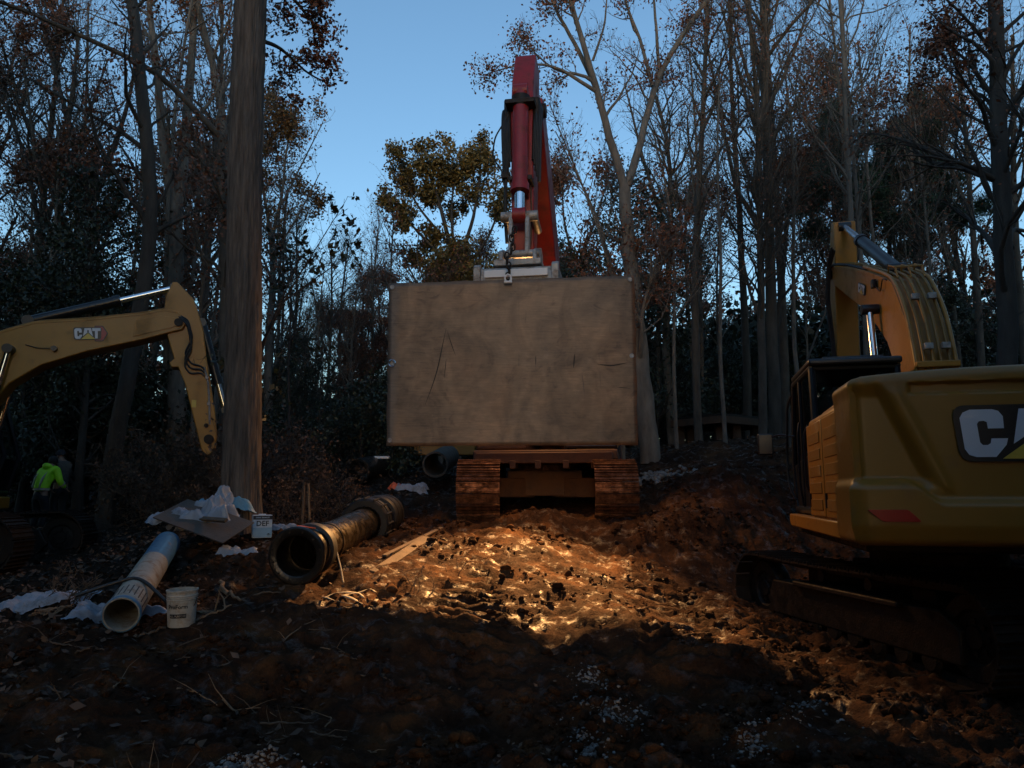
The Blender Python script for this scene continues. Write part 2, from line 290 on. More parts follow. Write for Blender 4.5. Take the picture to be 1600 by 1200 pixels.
class MB:
    def __init__(s): s.v = []; s.f = []
    def add(s, vs, fs):
        b = len(s.v); s.v += [tuple(map(float, v)) for v in vs]; s.f += [tuple(i+b for i in f) for f in fs]; return s
    def box(s, x0, x1, y0, y1, z0, z1):
        return s.add([(x0,y0,z0),(x1,y0,z0),(x1,y1,z0),(x0,y1,z0),(x0,y0,z1),(x1,y0,z1),(x1,y1,z1),(x0,y1,z1)],
                     [(0,3,2,1),(4,5,6,7),(0,1,5,4),(1,2,6,5),(2,3,7,6),(3,0,4,7)])
    def obox(s, c, ax, ay, az):
        c, ax, ay, az = map(Vector, (c, ax, ay, az)); vs = []
        for k in (-1, 1):
            for i, j in ((-1,-1),(1,-1),(1,1),(-1,1)): vs.append(c+ax*i+ay*j+az*k)
        return s.add(vs, [(0,3,2,1),(4,5,6,7),(0,1,5,4),(1,2,6,5),(2,3,7,6),(3,0,4,7)])
    def prism(s, prof, x0, x1):            # profile of (y, z), extruded along x
        n = len(prof); vs = [(x0,y,z) for y,z in prof]+[(x1,y,z) for y,z in prof]
        fs = [tuple(range(n))[::-1], tuple(range(n,2*n))]+[(i,(i+1)%n,n+(i+1)%n,n+i) for i in range(n)]
        return s.add(vs, fs)
    def prismz(s, prof, z0, z1):
        n = len(prof); vs = [(x,y,z0) for x,y in prof]+[(x,y,z1) for x,y in prof]
        fs = [tuple(range(n))[::-1], tuple(range(n,2*n))]+[(i,(i+1)%n,n+(i+1)%n,n+i) for i in range(n)]
        return s.add(vs, fs)
    def tube(s, pts, r, sides=8, caps=True, r_end=None):
        pts = [Vector(p) for p in pts]; n = len(pts); base = len(s.v)
        rad = r if isinstance(r, (list, tuple)) else [r + ((r_end if r_end is not None else r)-r)*i/(n-1) for i in range(n)]
        up = None
        for i, p in enumerate(pts):
            t = (pts[min(i+1,n-1)]-pts[max(i-1,0)]).normalized()
            if up is None:
                up = Vector((0,0,1)) if abs(t.z) < 0.9 else Vector((1,0,0))
            a = t.cross(up)
            if a.length < 1e-4: a = t.orthogonal()
            a.normalize(); b = t.cross(a).normalized(); up = b if False else up
            if abs(t.dot(up)) > 0.97: up = a.cross(t)
            for k in range(sides):
                w = 2*math.pi*k/sides; s.v.append(tuple(p+(a*math.cos(w)+b*math.sin(w))*rad[i]))
        for i in range(n-1):
            for k in range(sides):
                k2 = (k+1)%sides; s.f.append((base+i*sides+k, base+i*sides+k2, base+(i+1)*sides+k2, base+(i+1)*sides+k))
        if caps:
            s.f.append(tuple(base+k for k in range(sides))[::-1]); s.f.append(tuple(base+(n-1)*sides+k for k in range(sides)))
        return s
    def cyl(s, p0, p1, r, sides=16, r1=None): return s.tube([p0, p1], r, sides, True, r1)
    def lathe(s, prof, sides=32, o=(0,0,0), a=(0,0,1)):   # profile (radius, along) round axis a, open shell
        a = Vector(a).normalized(); u = a.orthogonal().normalized(); w = a.cross(u); o = Vector(o); base = len(s.v); n = len(prof)
        for r, h in prof:
            for k in range(sides):
                t = 2*math.pi*k/sides; s.v.append(tuple(o+a*h+(u*math.cos(t)+w*math.sin(t))*r))
        for i in range(n-1):
            for k in range(sides):
                k2 = (k+1)%sides; s.f.append((base+i*sides+k, base+i*sides+k2, base+(i+1)*sides+k2, base+(i+1)*sides+k))
        return s
    def build(s, name, material, parent=None, M=None, bevel=0.0, smooth=False, loc=None, seg=2, auto=True):
        me = bpy.data.meshes.new(name); me.from_pydata(s.v, [], s.f); me.materials.append(MATS[material])
        bm = bmesh.new(); bm.from_mesh(me); bmesh.ops.recalc_face_normals(bm, faces=bm.faces); bm.to_mesh(me); bm.free()
        if smooth:
            me.polygons.foreach_set('use_smooth', [True]*len(me.polygons))
            if auto: me.set_sharp_from_angle(angle=math.radians(38))
        o = bpy.data.objects.new(name, me); link(o)
        if parent is not None: o.parent = parent
        if M is not None: o.matrix_local = M
        if loc is not None: o.location = loc
        if bevel:
            b = o.modifiers.new('bevel', 'BEVEL'); b.width = bevel; b.segments = seg; b.limit_method = 'ANGLE'; b.angle_limit = math.radians(32)
            b.harden_normals = False
            me.polygons.foreach_set('use_smooth', [True]*len(me.polygons)); me.set_sharp_from_angle(angle=math.radians(32))
        return o
def copy_obj(o, parent, M):
    c = o.copy(); COL.objects.link(c); c.parent = parent; c.matrix_local = M; return c

def text_obj(body, size, name, material, parent, M, depth=0.002, bold=0.0):
    cu = bpy.data.curves.new(name, 'FONT'); cu.body = body; cu.size = size; cu.extrude = depth; cu.offset = bold
    cu.align_x = 'CENTER'; cu.align_y = 'CENTER'; cu.resolution_u = 2
    t = bpy.data.objects.new(name+'_tmp', cu); COL.objects.link(t)
    dg = bpy.context.evaluated_depsgraph_get(); me = bpy.data.meshes.new_from_object(t.evaluated_get(dg))
    bpy.data.objects.remove(t); bpy.data.curves.remove(cu)
    me.materials.clear(); me.materials.append(MATS[material]); me.name = name
    o = bpy.data.objects.new(name, me); link(o); o.parent = parent; o.matrix_local = M
    return o

# ------------------------------------------------------------------ noise
def vnoise(x, y, seed=0):
    xi = np.floor(x).astype(np.int64); yi = np.floor(y).astype(np.int64); fx = x-xi; fy = y-yi
    fx = fx*fx*(3-2*fx); fy = fy*fy*(3-2*fy)
    def h(a, b):
        n = (a*374761393 + b*668265263 + seed*1442695041) & 0xffffffff
        n = ((n ^ (n >> 13))*1274126177) & 0xffffffff
        return ((n ^ (n >> 16)) & 0xffff)/65535.0
    return (h(xi,yi)*(1-fx)+h(xi+1,yi)*fx)*(1-fy)+(h(xi,yi+1)*(1-fx)+h(xi+1,yi+1)*fx)*fy
def fbm(x, y, seed=0, oct=4, g=0.5):
    s = 0; a = 1; t = 0
    for i in range(oct):
        s = s + a*vnoise(x*2**i, y*2**i, seed+i*17); t += a; a *= g
    return s/t - 0.5
def ridged(x, y, seed=0, oct=3):
    s = 0; a = 1; t = 0
    for i in range(oct):
        s = s + a*(1-np.abs(2*vnoise(x*2**i, y*2**i, seed+i*31)-1)); t += a; a *= 0.5
    return s/t
# ------------------------------------------------------------------ terrain
CP = np.array([
 (4,6.8,0.0),(6.5,7,0.0),(3.6,11.2,0.12),(6.5,12,0.2),(5,9.2,0.0),(8,10,0.1),(0,4.8,0.08),(-2.7,4.8,0.1),(2.7,4.8,0.0),
 (0,2,0.0),(-5,2,0.0),(5,2,-0.05),(1,8.5,0.34),(-1,8.5,0.42),(-3.42,7.9,0.40),(-3.86,7.5,0.42),(-2.67,9.2,0.52),(-2.38,14,0.95),
 (-4.18,11.5,1.3),(-3.3,11.2,1.1),(-0.9,13.5,1.28),(2.2,13.5,1.26),(0.5,11,0.85),(4.2,14,1.45),(0.8,17,1.40),(0.8,15,1.32),(-3.5,18,2.12),
 (-1.9,19,2.1),(7.9,26,3.5),(6,32,3.6),(6.3,18,2.9),(3.7,19,2.6),(9,16,2.2),(-9.5,12.6,0.42),(-7.5,13,0.55),(-12,12,0.4),(-6.5,9,0.4),
 (-10.9,17,1.0),(-10,23,1.6),(-20,25,1.7),(-5,30,2.7),(-15,40,3.0),(0,40,4.0),(20,30,3.6),(30,20,2.0),(14,13,1.2),(12,8,0.2),(-12,6,0.2),
 (0,100,5),(70,100,5),(-70,100,5),(-60,30,2),(70,30,3),(0,-30,-0.5),(70,-30,-0.5),(-70,-30,-0.5),(0,200,6),(200,200,6),(-200,200,6),
 (200,0,2),(-200,0,2),(0,-200,-1),(200,-200,-1),(-200,-200,-1)], float)
def _k(d2): return np.where(d2 > 1e-9, 0.5*d2*np.log(d2+1e-12), 0)
def _fit():
    X = CP[:, :2]/10; n = len(X); d2 = ((X[:,None]-X[None])**2).sum(-1)
    A = np.zeros((n+3, n+3)); A[:n,:n] = _k(d2)+np.eye(n)*0.02; A[:n,n] = 1; A[:n,n+1:] = X; A[n,:n] = 1; A[n+1:,:n] = X.T
    return X, np.linalg.solve(A, np.concatenate([CP[:,2], [0,0,0]]))
_X, _W = _fit()
def bump2(x, y, cx, cy, sx, sy, h, rot=0.0):
    c, s = math.cos(rot), math.sin(rot); u = (x-cx)*c+(y-cy)*s; v = -(x-cx)*s+(y-cy)*c
    return h*np.exp(-(u/sx)**2-(v/sy)**2)
def h_base(x, y):
    x = np.asarray(x, float); y = np.asarray(y, float); x = np.clip(x, -200, 200); y = np.clip(y, -200, 200)
    o = np.zeros_like(x)
    n = len(_X)
    for i in range(n): o += _W[i]*_k((x/10-_X[i,0])**2+(y/10-_X[i,1])**2)
    o += _W[n]+_W[n+1]*x/10+_W[n+2]*y/10
    # shaped spoil: belly heap, berms, gravel heaps, ruts, banks
    o += bump2(x,y,0.55,13.4,0.75,0.5,0.22)
    o += bump2(x,y,-1.75,4.9,0.55,0.28,0.24,0.5)+bump2(x,y,-0.4,4.35,0.5,0.2,0.12)+bump2(x,y,0.75,6.3,0.35,0.9,0.09,-0.2)
    o += bump2(x,y,-2.0,7.0,1.5,0.35,0.13,0.35)+bump2(x,y,1.9,7.6,1.5,0.22,0.10,0.1)
    o += bump2(x,y,3.3,13.2,1.0,0.7,0.35,0.4)+bump2(x,y,4.6,15.2,1.4,0.9,0.4)+bump2(x,y,2.9,10.4,0.35,1.6,0.12,-0.2)
    o += bump2(x,y,-4.4,7.2,0.7,0.5,0.1)+bump2(x,y,2.2,5.8,0.7,0.3,0.12,-0.5)
    o -= bump2(x,y,1.5,5.9,0.22,0.9,0.09,-0.35)+bump2(x,y,-0.5,6.2,1.0,0.35,0.12,0.1)
    # the working pad ends in a low step towards the camera
    e = 7.75+0.35*np.sin(x*1.1+0.6)+0.2*np.sin(x*2.7)
    o -= 0.20/(1+np.exp((y-e)*5.5))*np.exp(-(x/4.5)**4)
    return o
def clay_mask(x, y):
    m = 1/(1+np.exp(-(x+4.4-0.25*(y-8)+1.2*fbm(x*0.5,y*0.5,5))*2.0))
    m2 = 1/(1+np.exp((y-19.5-0.5*np.abs(x)+2*fbm(x*0.4,y*0.4,9))*1.0))
    return np.clip(m*m2, 0.0, 1)
def ground_h(x, y):
    x = np.asarray(x, float); y = np.asarray(y, float)
    z = h_base(x, y)
    near = np.exp(-np.maximum(0, (y-22))/10)*np.exp(-np.maximum(0, np.abs(x)-14)/6)
    wx = x+0.25*fbm(x*1.7,y*1.7,61,3); wy = y+0.25*fbm(x*1.7,y*1.7,62,3)
    pad = np.exp(-((x-0.5)/2.6)**4-((y-10.2)/2.6)**4)      # flattened where the machines have run
    rough = 1-0.25*pad
    z = z + near*rough*(0.26*fbm(wx*0.9,wy*0.9,1,3) + 0.17*(ridged(wx*2.1,wy*2.1,3,3)-0.5)*(0.4+1.2*vnoise(x*0.8,y*0.8,8)) + 0.08*fbm(wx*6,wy*6,4,3,0.6) + 0.05*fbm(x*16,y*16,6,2) + 0.10*np.maximum(0, ridged(wx*3.3,wy*3.3,15,3)-0.55)*np.clip(2.2*vnoise(x*1.3+7,y*1.3,16)-0.7,0,1.3))
    z = z + near*0.03*np.maximum(0, vnoise(wx*9,wy*9,12)-0.55)*4*rough
    z = z + near*0.045*(ridged(wx*7,wy*4.5,71,3)-0.5)*(0.3+1.4*vnoise(x*1.2,y*1.2,72))
    # churned crawler ruts with cleat bars
    def lane(cx0, w, slope, y0, y1, seed, amp=0.085, pitch=0.21):
        u = x-(cx0+slope*(y-10)); m = np.exp(-(u/(w))**8)/(1+np.exp(-(y-y0)*4))/(1+np.exp((y-y1)*4))
        m = m*np.clip(2.0*vnoise(x*1.1,y*1.1,seed)-0.05, 0, 1)
        yy = y + 0.06*fbm(x*1.5,y*1.5,seed+2)+0.10*u
        bars = np.clip(np.cos(yy*2*math.pi/pitch)*1.6, -1, 1)
        return m*(amp*0.5*bars-0.05)
    z = z + lane(-0.55,0.42,-0.06,7.3,13.3,21,0.10)+lane(1.95,0.42,0.06,7.3,13.3,22,0.11)+lane(3.05,0.4,-0.12,8.0,12.5,23)+lane(0.7,0.38,0.25,8.2,12.8,24,0.035)
    z = z + lane(1.0,0.4,0.5,4.2,7.0,27,0.05)+lane(-0.9,0.5,0.3,4.0,7.2,28,0.04)
    return z
def gz(x, y): return float(ground_h(np.array([x]), np.array([y]))[0])

def axis(core0, core1, step, far, gr):
    a = list(np.arange(core0, core1, step)); s = step; v = a[-1]
    while v < far: s *= gr; v += s; a.append(v)
    s = step; v = a[0]; b = []
    while v > -far: s *= gr; v -= s; b.append(v)
    return np.array(b[::-1]+a)
xs = axis(-6.5, 6.5, 0.033, 600, 1.045)
ya = [3.6]; 
while ya[-1] < 14.5: ya.append(ya[-1]+0.0048*ya[-1]**1.05)
s_ = ya[-1]-ya[-2]
while ya[-1] < 900: s_ *= 1.05; ya.append(ya[-1]+s_)
yb = []; v = 3.6; s_ = 0.03
while v > -300: s_ *= 1.22; v -= s_; yb.append(v)
ys = np.array(yb[::-1]+ya)
GX, GY = np.meshgrid(xs, ys)
GZ = ground_h(GX.ravel(), GY.ravel()).reshape(GX.shape)
ny, nx = GX.shape
idx = np.arange(nx*ny).reshape(ny, nx)
F = np.stack([idx[:-1,:-1], idx[:-1,1:], idx[1:,1:], idx[1:,:-1]], -1).reshape(-1, 4)
ground = np_obj('ground', np.stack([GX, GY, GZ], -1).reshape(-1,3), F, 'mud_ground', smooth=True)
atr = ground.data.attributes.new('clay', 'FLOAT', 'POINT'); atr.data.foreach_set('value', clay_mask(GX.ravel(), GY.ravel()).astype(np.float32))
tag(ground, kind='structure')
print('ground', F.shape)

# ------------------------------------------------------------------ loose lumps (stuff)
def ico():
    t = (1+5**0.5)/2
    V = np.array([(-1,t,0),(1,t,0),(-1,-t,0),(1,-t,0),(0,-1,t),(0,1,t),(0,-1,-t),(0,1,-t),(t,0,-1),(t,0,1),(-t,0,-1),(-t,0,1)], float)
    V /= np.linalg.norm(V[0])
    F = np.array([(0,11,5),(0,5,1),(0,1,7),(0,7,10),(0,10,11),(1,5,9),(5,11,4),(11,10,2),(10,7,6),(7,1,8),(3,9,4),(3,4,2),(3,2,6),(3,6,8),(3,8,9),(4,9,5),(2,4,11),(6,2,10),(8,6,7),(9,8,1)])
    return V, F
def lumps(name, X, Y, R, material, rnd=0.3, flat=0.7, sink=0.2, kind='stuff', hfun=None):
    V, Fc = ico(); n = len(X)
    P = V[None]*(1+rnd*(rng.random((n,12,1))-0.5)*2)*R[:,None,None]
    P = P*np.stack([0.7+0.7*rng.random(n), 0.7+0.7*rng.random(n), flat*(0.7+0.6*rng.random(n))], -1)[:,None]
    a = rng.random(n)*6.283; c, s = np.cos(a), np.sin(a)
    P = np.stack([P[...,0]*c[:,None]-P[...,1]*s[:,None], P[...,0]*s[:,None]+P[...,1]*c[:,None], P[...,2]], -1)
    t = rng.normal(0, 0.5, n)[:,None]; P = np.stack([P[...,0], P[...,1]*np.cos(t)-P[...,2]*np.sin(t), P[...,1]*np.sin(t)+P[...,2]*np.cos(t)], -1)
    Z = ground_h(X, Y)+R*flat*(1-2*sink)*0.6
    P += np.stack([X, Y, Z], -1)[:,None]
    FF = (Fc[None]+12*np.arange(n)[:,None,None]).reshape(-1,3)
    o = np_obj(name, P.reshape(-1,3), FF, material); tag(o, kind=kind); return o
n = 56000
Y = 3.9+14*rng.random(n)**1.25; X = (rng.random(n)*2-1)*(1.2+0.8*Y)
keep = (vnoise(X*2.1, Y*2.1, 44)*0.6+vnoise(X*0.7, Y*0.7, 45)*0.4 > 0.52)
keep &= clay_mask(X, Y) > 0.3
pad = np.exp(-((X-0.5)/2.2)**4-((Y-10.0)/2.2)**4); keep &= rng.random(n) > pad*0.6
X, Y = X[keep], Y[keep]
R = 0.005+0.050*rng.random(len(X))**8.0+0.015*rng.random(len(X))
o = lumps('dirt_clods', X, Y, R, 'mud_ground', 0.4); o.data.attributes.new('clay','FLOAT','POINT').data.foreach_set('value', np.ones(len(o.data.vertices), dtype=np.float32)); tag(o, 'loose crumbled clods of brown clay strewn over the churned mud', 'dirt')
def patch(cx, cy, sx, sy, n, rot=0.0):
    u = rng.normal(0, 1, n)*sx*0.5*(0.3+rng.random(n)); v = rng.normal(0, 1, n)*sy*0.5*(0.3+rng.random(n)); w_ = 0.12*np.sin(u*14+cx*5); v = v+w_*sy
    return cx+u*math.cos(rot)-v*math.sin(rot), cy+u*math.sin(rot)+v*math.cos(rot)
gl = [('pale gravel patch spilled in the mud below the centre of the plate', [(0.8,6.35,0.4,0.5,520,0),(0.55,5.6,0.2,0.45,260,0),(0.75,7.1,0.3,0.3,120,0)]),
      ('grey gravel heap in the near left foreground', [(-1.7,4.95,0.5,0.26,900,0.5),(-2.1,4.65,0.5,0.2,260,0.5)]),
      ('pale gravel along the near edge of the picture at centre left', [(-0.5,4.35,0.55,0.12,420,0.05)]),
      ('glinting gravel patch left of the near right crawler track', [(2.5,6.75,0.22,0.3,300,0.3),(1.75,5.75,0.16,0.35,230,-0.3),(2.1,6.0,0.8,0.5,160,0)])]
for lb, ps in gl:
    q = [patch(*p) for p in ps]; X = np.concatenate([a for a,_ in q]); Y = np.concatenate([b for _,b in q])
    k = Y > 3.8; X, Y = X[k], Y[k]
    o = lumps('gravel', X, Y, 0.004+0.017*rng.random(len(X))**2.5, 'gravel', 0.3, 0.75, 0.42); tag(o, lb, 'gravel')
# far gravel bank right of the crawler
X, Y = patch(3.3, 17.2, 1.0, 0.35, 320); o = lumps('gravel', X, Y, 0.03+0.05*rng.random(len(X)), 'gravel', 0.3, 0.7, 0.1)
tag(o, 'pale broken stone on the bank right of the crawler, behind the plate', 'gravel')

# ------------------------------------------------------------------ leaves on the ground
def leaf_quads(C, size, asp=0.6, flat=None):
    n = len(C); a = rng.normal(0,1,(n,3)); 
    if flat is not None: a[:,2] *= flat
    a /= np.linalg.norm(a, axis=1, keepdims=True)
    b = np.cross(a, rng.normal(0,1,(n,3)) if flat is None else np.array([0,0,1.0])+rng.normal(0,flat,(n,3)))
    b /= np.linalg.norm(b, axis=1, keepdims=True)+1e-9
    s = size*(0.6+0.8*rng.random(n)); a = a*s[:,None]*0.5; b = b*s[:,None]*0.5*asp
    V = np.stack([C-a, C+b-a*0.15, C+a, C-b-a*0.15], 1)
    return V.reshape(-1,3), np.arange(4*n).reshape(-1,4)
n = 26000
Y = 5+30*rng.random(n)**1.4; X = -1.5-(rng.random(n))*(1.0*Y+1)
k = rng.random(n) > clay_mask(X, Y)*0.93; X, Y = X[k], Y[k]
C = np.stack([X, Y, ground_h(X, Y)+0.015+0.02*rng.random(len(X))], -1)
V, Fq = leaf_quads(C, 0.085, 0.6, 0.45)
o = np_obj('leaf_litter', V, Fq, 'leaf_litter'); tag(o, 'fallen brown leaves covering the woodland floor on the left', 'leaves', kind='stuff')
n = 9000
Y = 20+20*rng.random(n); X = -3+rng.random(n)*(Y*0.9+3)
C = np.stack([X, Y, ground_h(X, Y)+0.02], -1); V, Fq = leaf_quads(C, 0.12, 0.6, 0.45)
o = np_obj('leaf_litter', V, Fq, 'leaf_litter'); tag(o, 'fallen leaves on the woodland floor beyond the clearing', 'leaves', kind='stuff')
# small clay-side leaves and chips
n = 1500
Y = 4+10*rng.random(n); X = (rng.random(n)*2-1)*0.75*Y
C = np.stack([X, Y, ground_h(X, Y)+0.012], -1); V, Fq = leaf_quads(C, 0.05, 0.5, 0.4)
o = np_obj('leaf_litter', V, Fq, 'leaf_litter'); tag(o, 'a few small dead leaves and chips scattered over the open mud', 'leaves', kind='stuff')
# ------------------------------------------------------------------ trees
def nrm(a): return a/(np.linalg.norm(a, axis=-1, keepdims=True)+1e-9)
def tubes(P, R, S):
    M, K, _ = P.shape
    T = np.empty_like(P); T[:,1:-1] = P[:,2:]-P[:,:-2]; T[:,0] = P[:,1]-P[:,0]; T[:,-1] = P[:,-1]-P[:,-2]; T = nrm(T)
    ref = nrm(np.cross(T.mean(1), np.array([0.31,0.77,0.55])))[:,None,:]
    A = nrm(ref-(ref*T).sum(-1,keepdims=True)*T); B = np.cross(T, A)
    w = np.arange(S)*2*math.pi/S
    V = P[:,:,None]+(A[:,:,None]*np.cos(w)[:,None]+B[:,:,None]*np.sin(w)[:,None])*R[:,:,None,None]
    i = np.arange(M*K*S).reshape(M,K,S); j = np.roll(i,-1,axis=2)
    F = np.stack([i[:,:-1], j[:,:-1], j[:,1:], i[:,1:]], -1).reshape(-1,4)
    return V.reshape(-1,3), F
def resample(pts, K):
    pts = np.asarray(pts, float); d = np.r_[0, np.cumsum(np.linalg.norm(np.diff(pts[:,:3],axis=0),axis=1))]
    t = np.linspace(0, d[-1], K); out = np.stack([np.interp(t, d, pts[:,c]) for c in range(pts.shape[1])], -1)
    for _ in range(2): out[1:-1] = (out[:-2]+2*out[1:-1]+out[2:])/4
    return out
def grow(P, R, n, t0, L, ang, up, wig, K, rr=0.6, tip=0.15, t1=1.0, taper_len=0.55, rg=None):
    """n children off parents P (M,K,3), R (M,K)"""
    g = rg or rng; M, Kp, _ = P.shape
    pl = np.linalg.norm(np.diff(P,axis=1),axis=2).sum(1); pr = pl/pl.sum()
    k = g.choice(M, n, p=pr); t = t0+(t1-t0)*g.random(n)**0.85
    f = t*(Kp-1); i = np.minimum(f.astype(int), Kp-2); f = f-i
    p = P[k,i]*(1-f)[:,None]+P[k,i+1]*f[:,None]; r = R[k,i]*(1-f)+R[k,i+1]*f
    tg = nrm(P[k,i+1]-P[k,i]); rad = nrm(np.cross(tg, g.normal(0,1,(n,3))))
    a = ang*(0.7+0.6*g.random(n)); d = tg*np.cos(a)[:,None]+rad*np.sin(a)[:,None]; d[:,2] += up*0.5; d = nrm(d)
    ln = L*pl[k]*(1-taper_len*(t-t0)/(t1-t0+1e-6))*(0.6+0.7*g.random(n)) if L < 5 else np.full(n, L-5)*(0.6+0.7*g.random(n))
    out = np.empty((n,K,3)); out[:,0] = p
    for q in range(1, K):
        d = nrm(d + g.normal(0, wig, (n,3)) + np.array([0,0,up])*0.25)
        out[:,q] = out[:,q-1]+d*(ln/(K-1))[:,None]
    r0 = np.minimum(r*rr*(0.6+0.5*g.random(n)), ln*0.022+0.004)
    rd = r0[:,None]*(1-(1-tip)*np.linspace(0,1,K))
    return out, np.maximum(rd, 0.0035)
def make_tree_mesh(stems, par, seed, base):
    """stems: list of (pts Nx3, r0, r1).  returns trunk V,F and leaf V,F"""
    g = np.random.default_rng(seed)
    K = 14
    SP = np.stack([resample(np.array(p), K) for p,_,_ in stems]); SR = np.stack([r0+(r1-r0)*np.linspace(0,1,K)**0.9 for _,r0,r1 in stems])
    SP[:,1:-1] += g.normal(0, 0.012, (len(stems),K-2,3))*SR[:,1:-1,None]*8
    VS, FS = [], []; off = 0
    def add(P, R, S):
        nonlocal off
        v, f = tubes(P, R, S); VS.append(v); FS.append(f+off); off += len(v)
    add(SP, SR, 10)
    p = dict(limbs=16, t0=0.35, L=0.42, ang=0.8, up=0.35, wig=0.16, br=6, tw=6, leaves=4000, lsize=0.09, lspread=0.12, ltop=0.0, twig=3, Lb=0.5, Lt=0.5, clump=0.0)
    p.update(par)
    A, AR = grow(SP, SR, p['limbs'], p['t0'], p['L'], p['ang'], p['up'], p['wig'], 9, rr=0.55, rg=g); add(A, AR, 6)
    PA = np.concatenate([A, np.stack([resample(s[len(s)//2:], 9) for s in SP])]); RA = np.concatenate([AR, np.stack([np.linspace(r[K//2], r[-1], 9) for r in SR])])
    B, BR = grow(PA, RA, p['limbs']*p['br'], 0.18, p['Lb'], 0.75, p['up']*0.8, p['wig']*1.2, 6, rg=g); add(B, BR, 4)
    PB = B
    Tw, TR = grow(B, BR, len(B)*p['tw'], 0.15, p['Lt'], 0.7, p['up']*0.6, p['wig']*1.4, 4, rg=g); TR = np.maximum(TR*0.9, 0.0035); add(Tw, TR, 3)
    if p['twig'] > 3:
        T2, T2R = grow(Tw, TR, len(Tw)*2, 0.2, 0.6, 0.6, p['up']*0.5, 0.2, 3, rg=g); add(T2, np.maximum(T2R*0.8,0.003), 3)
        Tw = T2
    V = np.concatenate(VS)-base; Fq = np.concatenate(FS)
    LV = LF = None
    if p['leaves']:
        n = p['leaves']; w = np.ones(len(Tw))
        if p['clump']:
            c = Tw[:,0]*p.get('cfreq',0.6); w = (np.sin(c[:,0]*1.7+seed)*np.sin(c[:,1]*1.9+1)*np.sin(c[:,2]*2.1+2) > (p['clump']-1)*0.6)*1.0+0.06
        if p['ltop']:
            z = Tw[:,0,2]; zz = (z-z.min())/(np.ptp(z)+1e-6); w = w*np.clip((zz-p['ltop'])*5, 0.02, 1)
        if p.get('lbot'):
            z = Tw[:,0,2]; zz = (z-z.min())/(np.ptp(z)+1e-6); w = w*np.clip((p['lbot']-zz)*5, 0.02, 1)
        k = g.choice(len(Tw), n, p=w/w.sum()); q = g.integers(0, Tw.shape[1], n)
        C = Tw[k,q]+g.normal(0, p['lspread'], (n,3))-base
        LV, LF = leaf_quads(C, p['lsize'], 0.62)
    return V, Fq, LV, LF
def tree(name, label, stems, par, seed, bark='bark_mid', leaf='leaf_brown', group=None, cat='tree', ground=True):
    S = []; stems = [(a, b*.76, c*.72) for a, b, c in stems]
    for i, (pts, r0, r1) in enumerate(stems):
        pts = [np.array(p, float) for p in pts]
        if i == 0 and ground:
            b = pts[0].copy(); b[2] = gz(b[0], b[1])-0.15
            if pts[0][2] - b[2] > 0.25: pts = [b]+pts
            elif pts[0][2] > b[2]: pts[0] = b
            base = np.array([b[0], b[1], gz(b[0], b[1])])
        S.append((pts, r0, r1))
    V, Fq, LV, LF = make_tree_mesh(S, par, seed, base)
    root = thing(name, label, cat, tuple(base), group)
    np_obj('trunk', V, Fq, bark, root, True)
    if LV is not None: np_obj('crown', LV, LF, leaf, root)
    return root
def px(pts, Y, dy=None):
    return [at(a, b, Y+(dy[i] if dy else 0)) for i, (a, b) in enumerate(pts)]

# --- the big straight trunk in front, with furrowed bark as geometry
def big_trunk():
    K, S = 420, 150
    b = at(375, 815, 11.5); top = at(386, -60, 11.5)
    bz = gz(b[0], b[1]); root = thing('tree', 'big straight furrowed trunk standing beside the plastic-sheet pile, in front of the left boom', 'tree', (b[0], b[1], bz))
    t = np.linspace(0, 1, K)[:,None]; th = (np.arange(S)*2*math.pi/S)[None]
    H = top[2]-bz+2.5; z = -0.3+t*H
    rad = 0.272-0.034*t + 0.10*np.exp(-(z+0.0)/0.35)*(0.7+0.5*np.sin(th*5+1))+0.0*th
    cx = (top[0]-b[0])*t+0.02*np.sin(t*9); cy = 0.02*np.sin(t*7+1)
    u = th*0.3*1.0; uu = np.broadcast_to(th*9.0/1.0, (K,S)); 
    # periodic ridges: sample noise on circle with strong vertical stretch
    n1 = vnoise(np.cos(th)*7+100+0*z, np.sin(th)*7+100+z*0.9, 3); n2 = vnoise(np.cos(th)*7+z*0.8+50, np.sin(th)*7+50+0*z, 4)
    rid = np.abs(np.sin(th*17+n1*6+n2*6)); rid2 = np.abs(np.sin(th*29+n2*9+z*1.4))
    brk = vnoise(th*12+0*z, z*7, 9)
    rad = rad + 0.030*(rid**0.7-0.7)*(0.6+0.6*brk)+0.012*rid2*(0.5+brk)+0.012*(n1-0.5)
    V = np.stack([cx+rad*np.cos(th), cy+rad*np.sin(th), z+0*th], -1).reshape(-1,3)
    i = np.arange(K*S).reshape(K,S); j = np.roll(i,-1,1)
    F = np.stack([i[:-1], j[:-1], j[1:], i[1:]], -1).reshape(-1,4)
    np_obj('trunk', V, F, 'bark_big', root, True)
    # high limbs carrying red-brown leaves (upper frame, right of the trunk)
    ztop = [at(400, 60, 12.2), at(440, 75, 12.8), at(480, 115, 13.2), at(512, 130, 13.5)]
    z2 = [at(396, -60, 12), at(430, -30, 12.5), at(470, 10, 13), at(505, 60, 13.3)]
    Vt, Ft, LV, LF = make_tree_mesh([(ztop, 0.045, 0.012), (z2, 0.06, 0.012)], dict(limbs=26, t0=0.15, L=0.55, br=6, tw=4, leaves=2600, lsize=0.085, lspread=0.07, up=0.1), 5, np.array([b[0], b[1], bz]))
    np_obj('limb', Vt, Ft, 'bark_dark', root, True); np_obj('crown', LV, LF, 'leaf_brown', root)
big_trunk()

BR = 'leaf_brown'
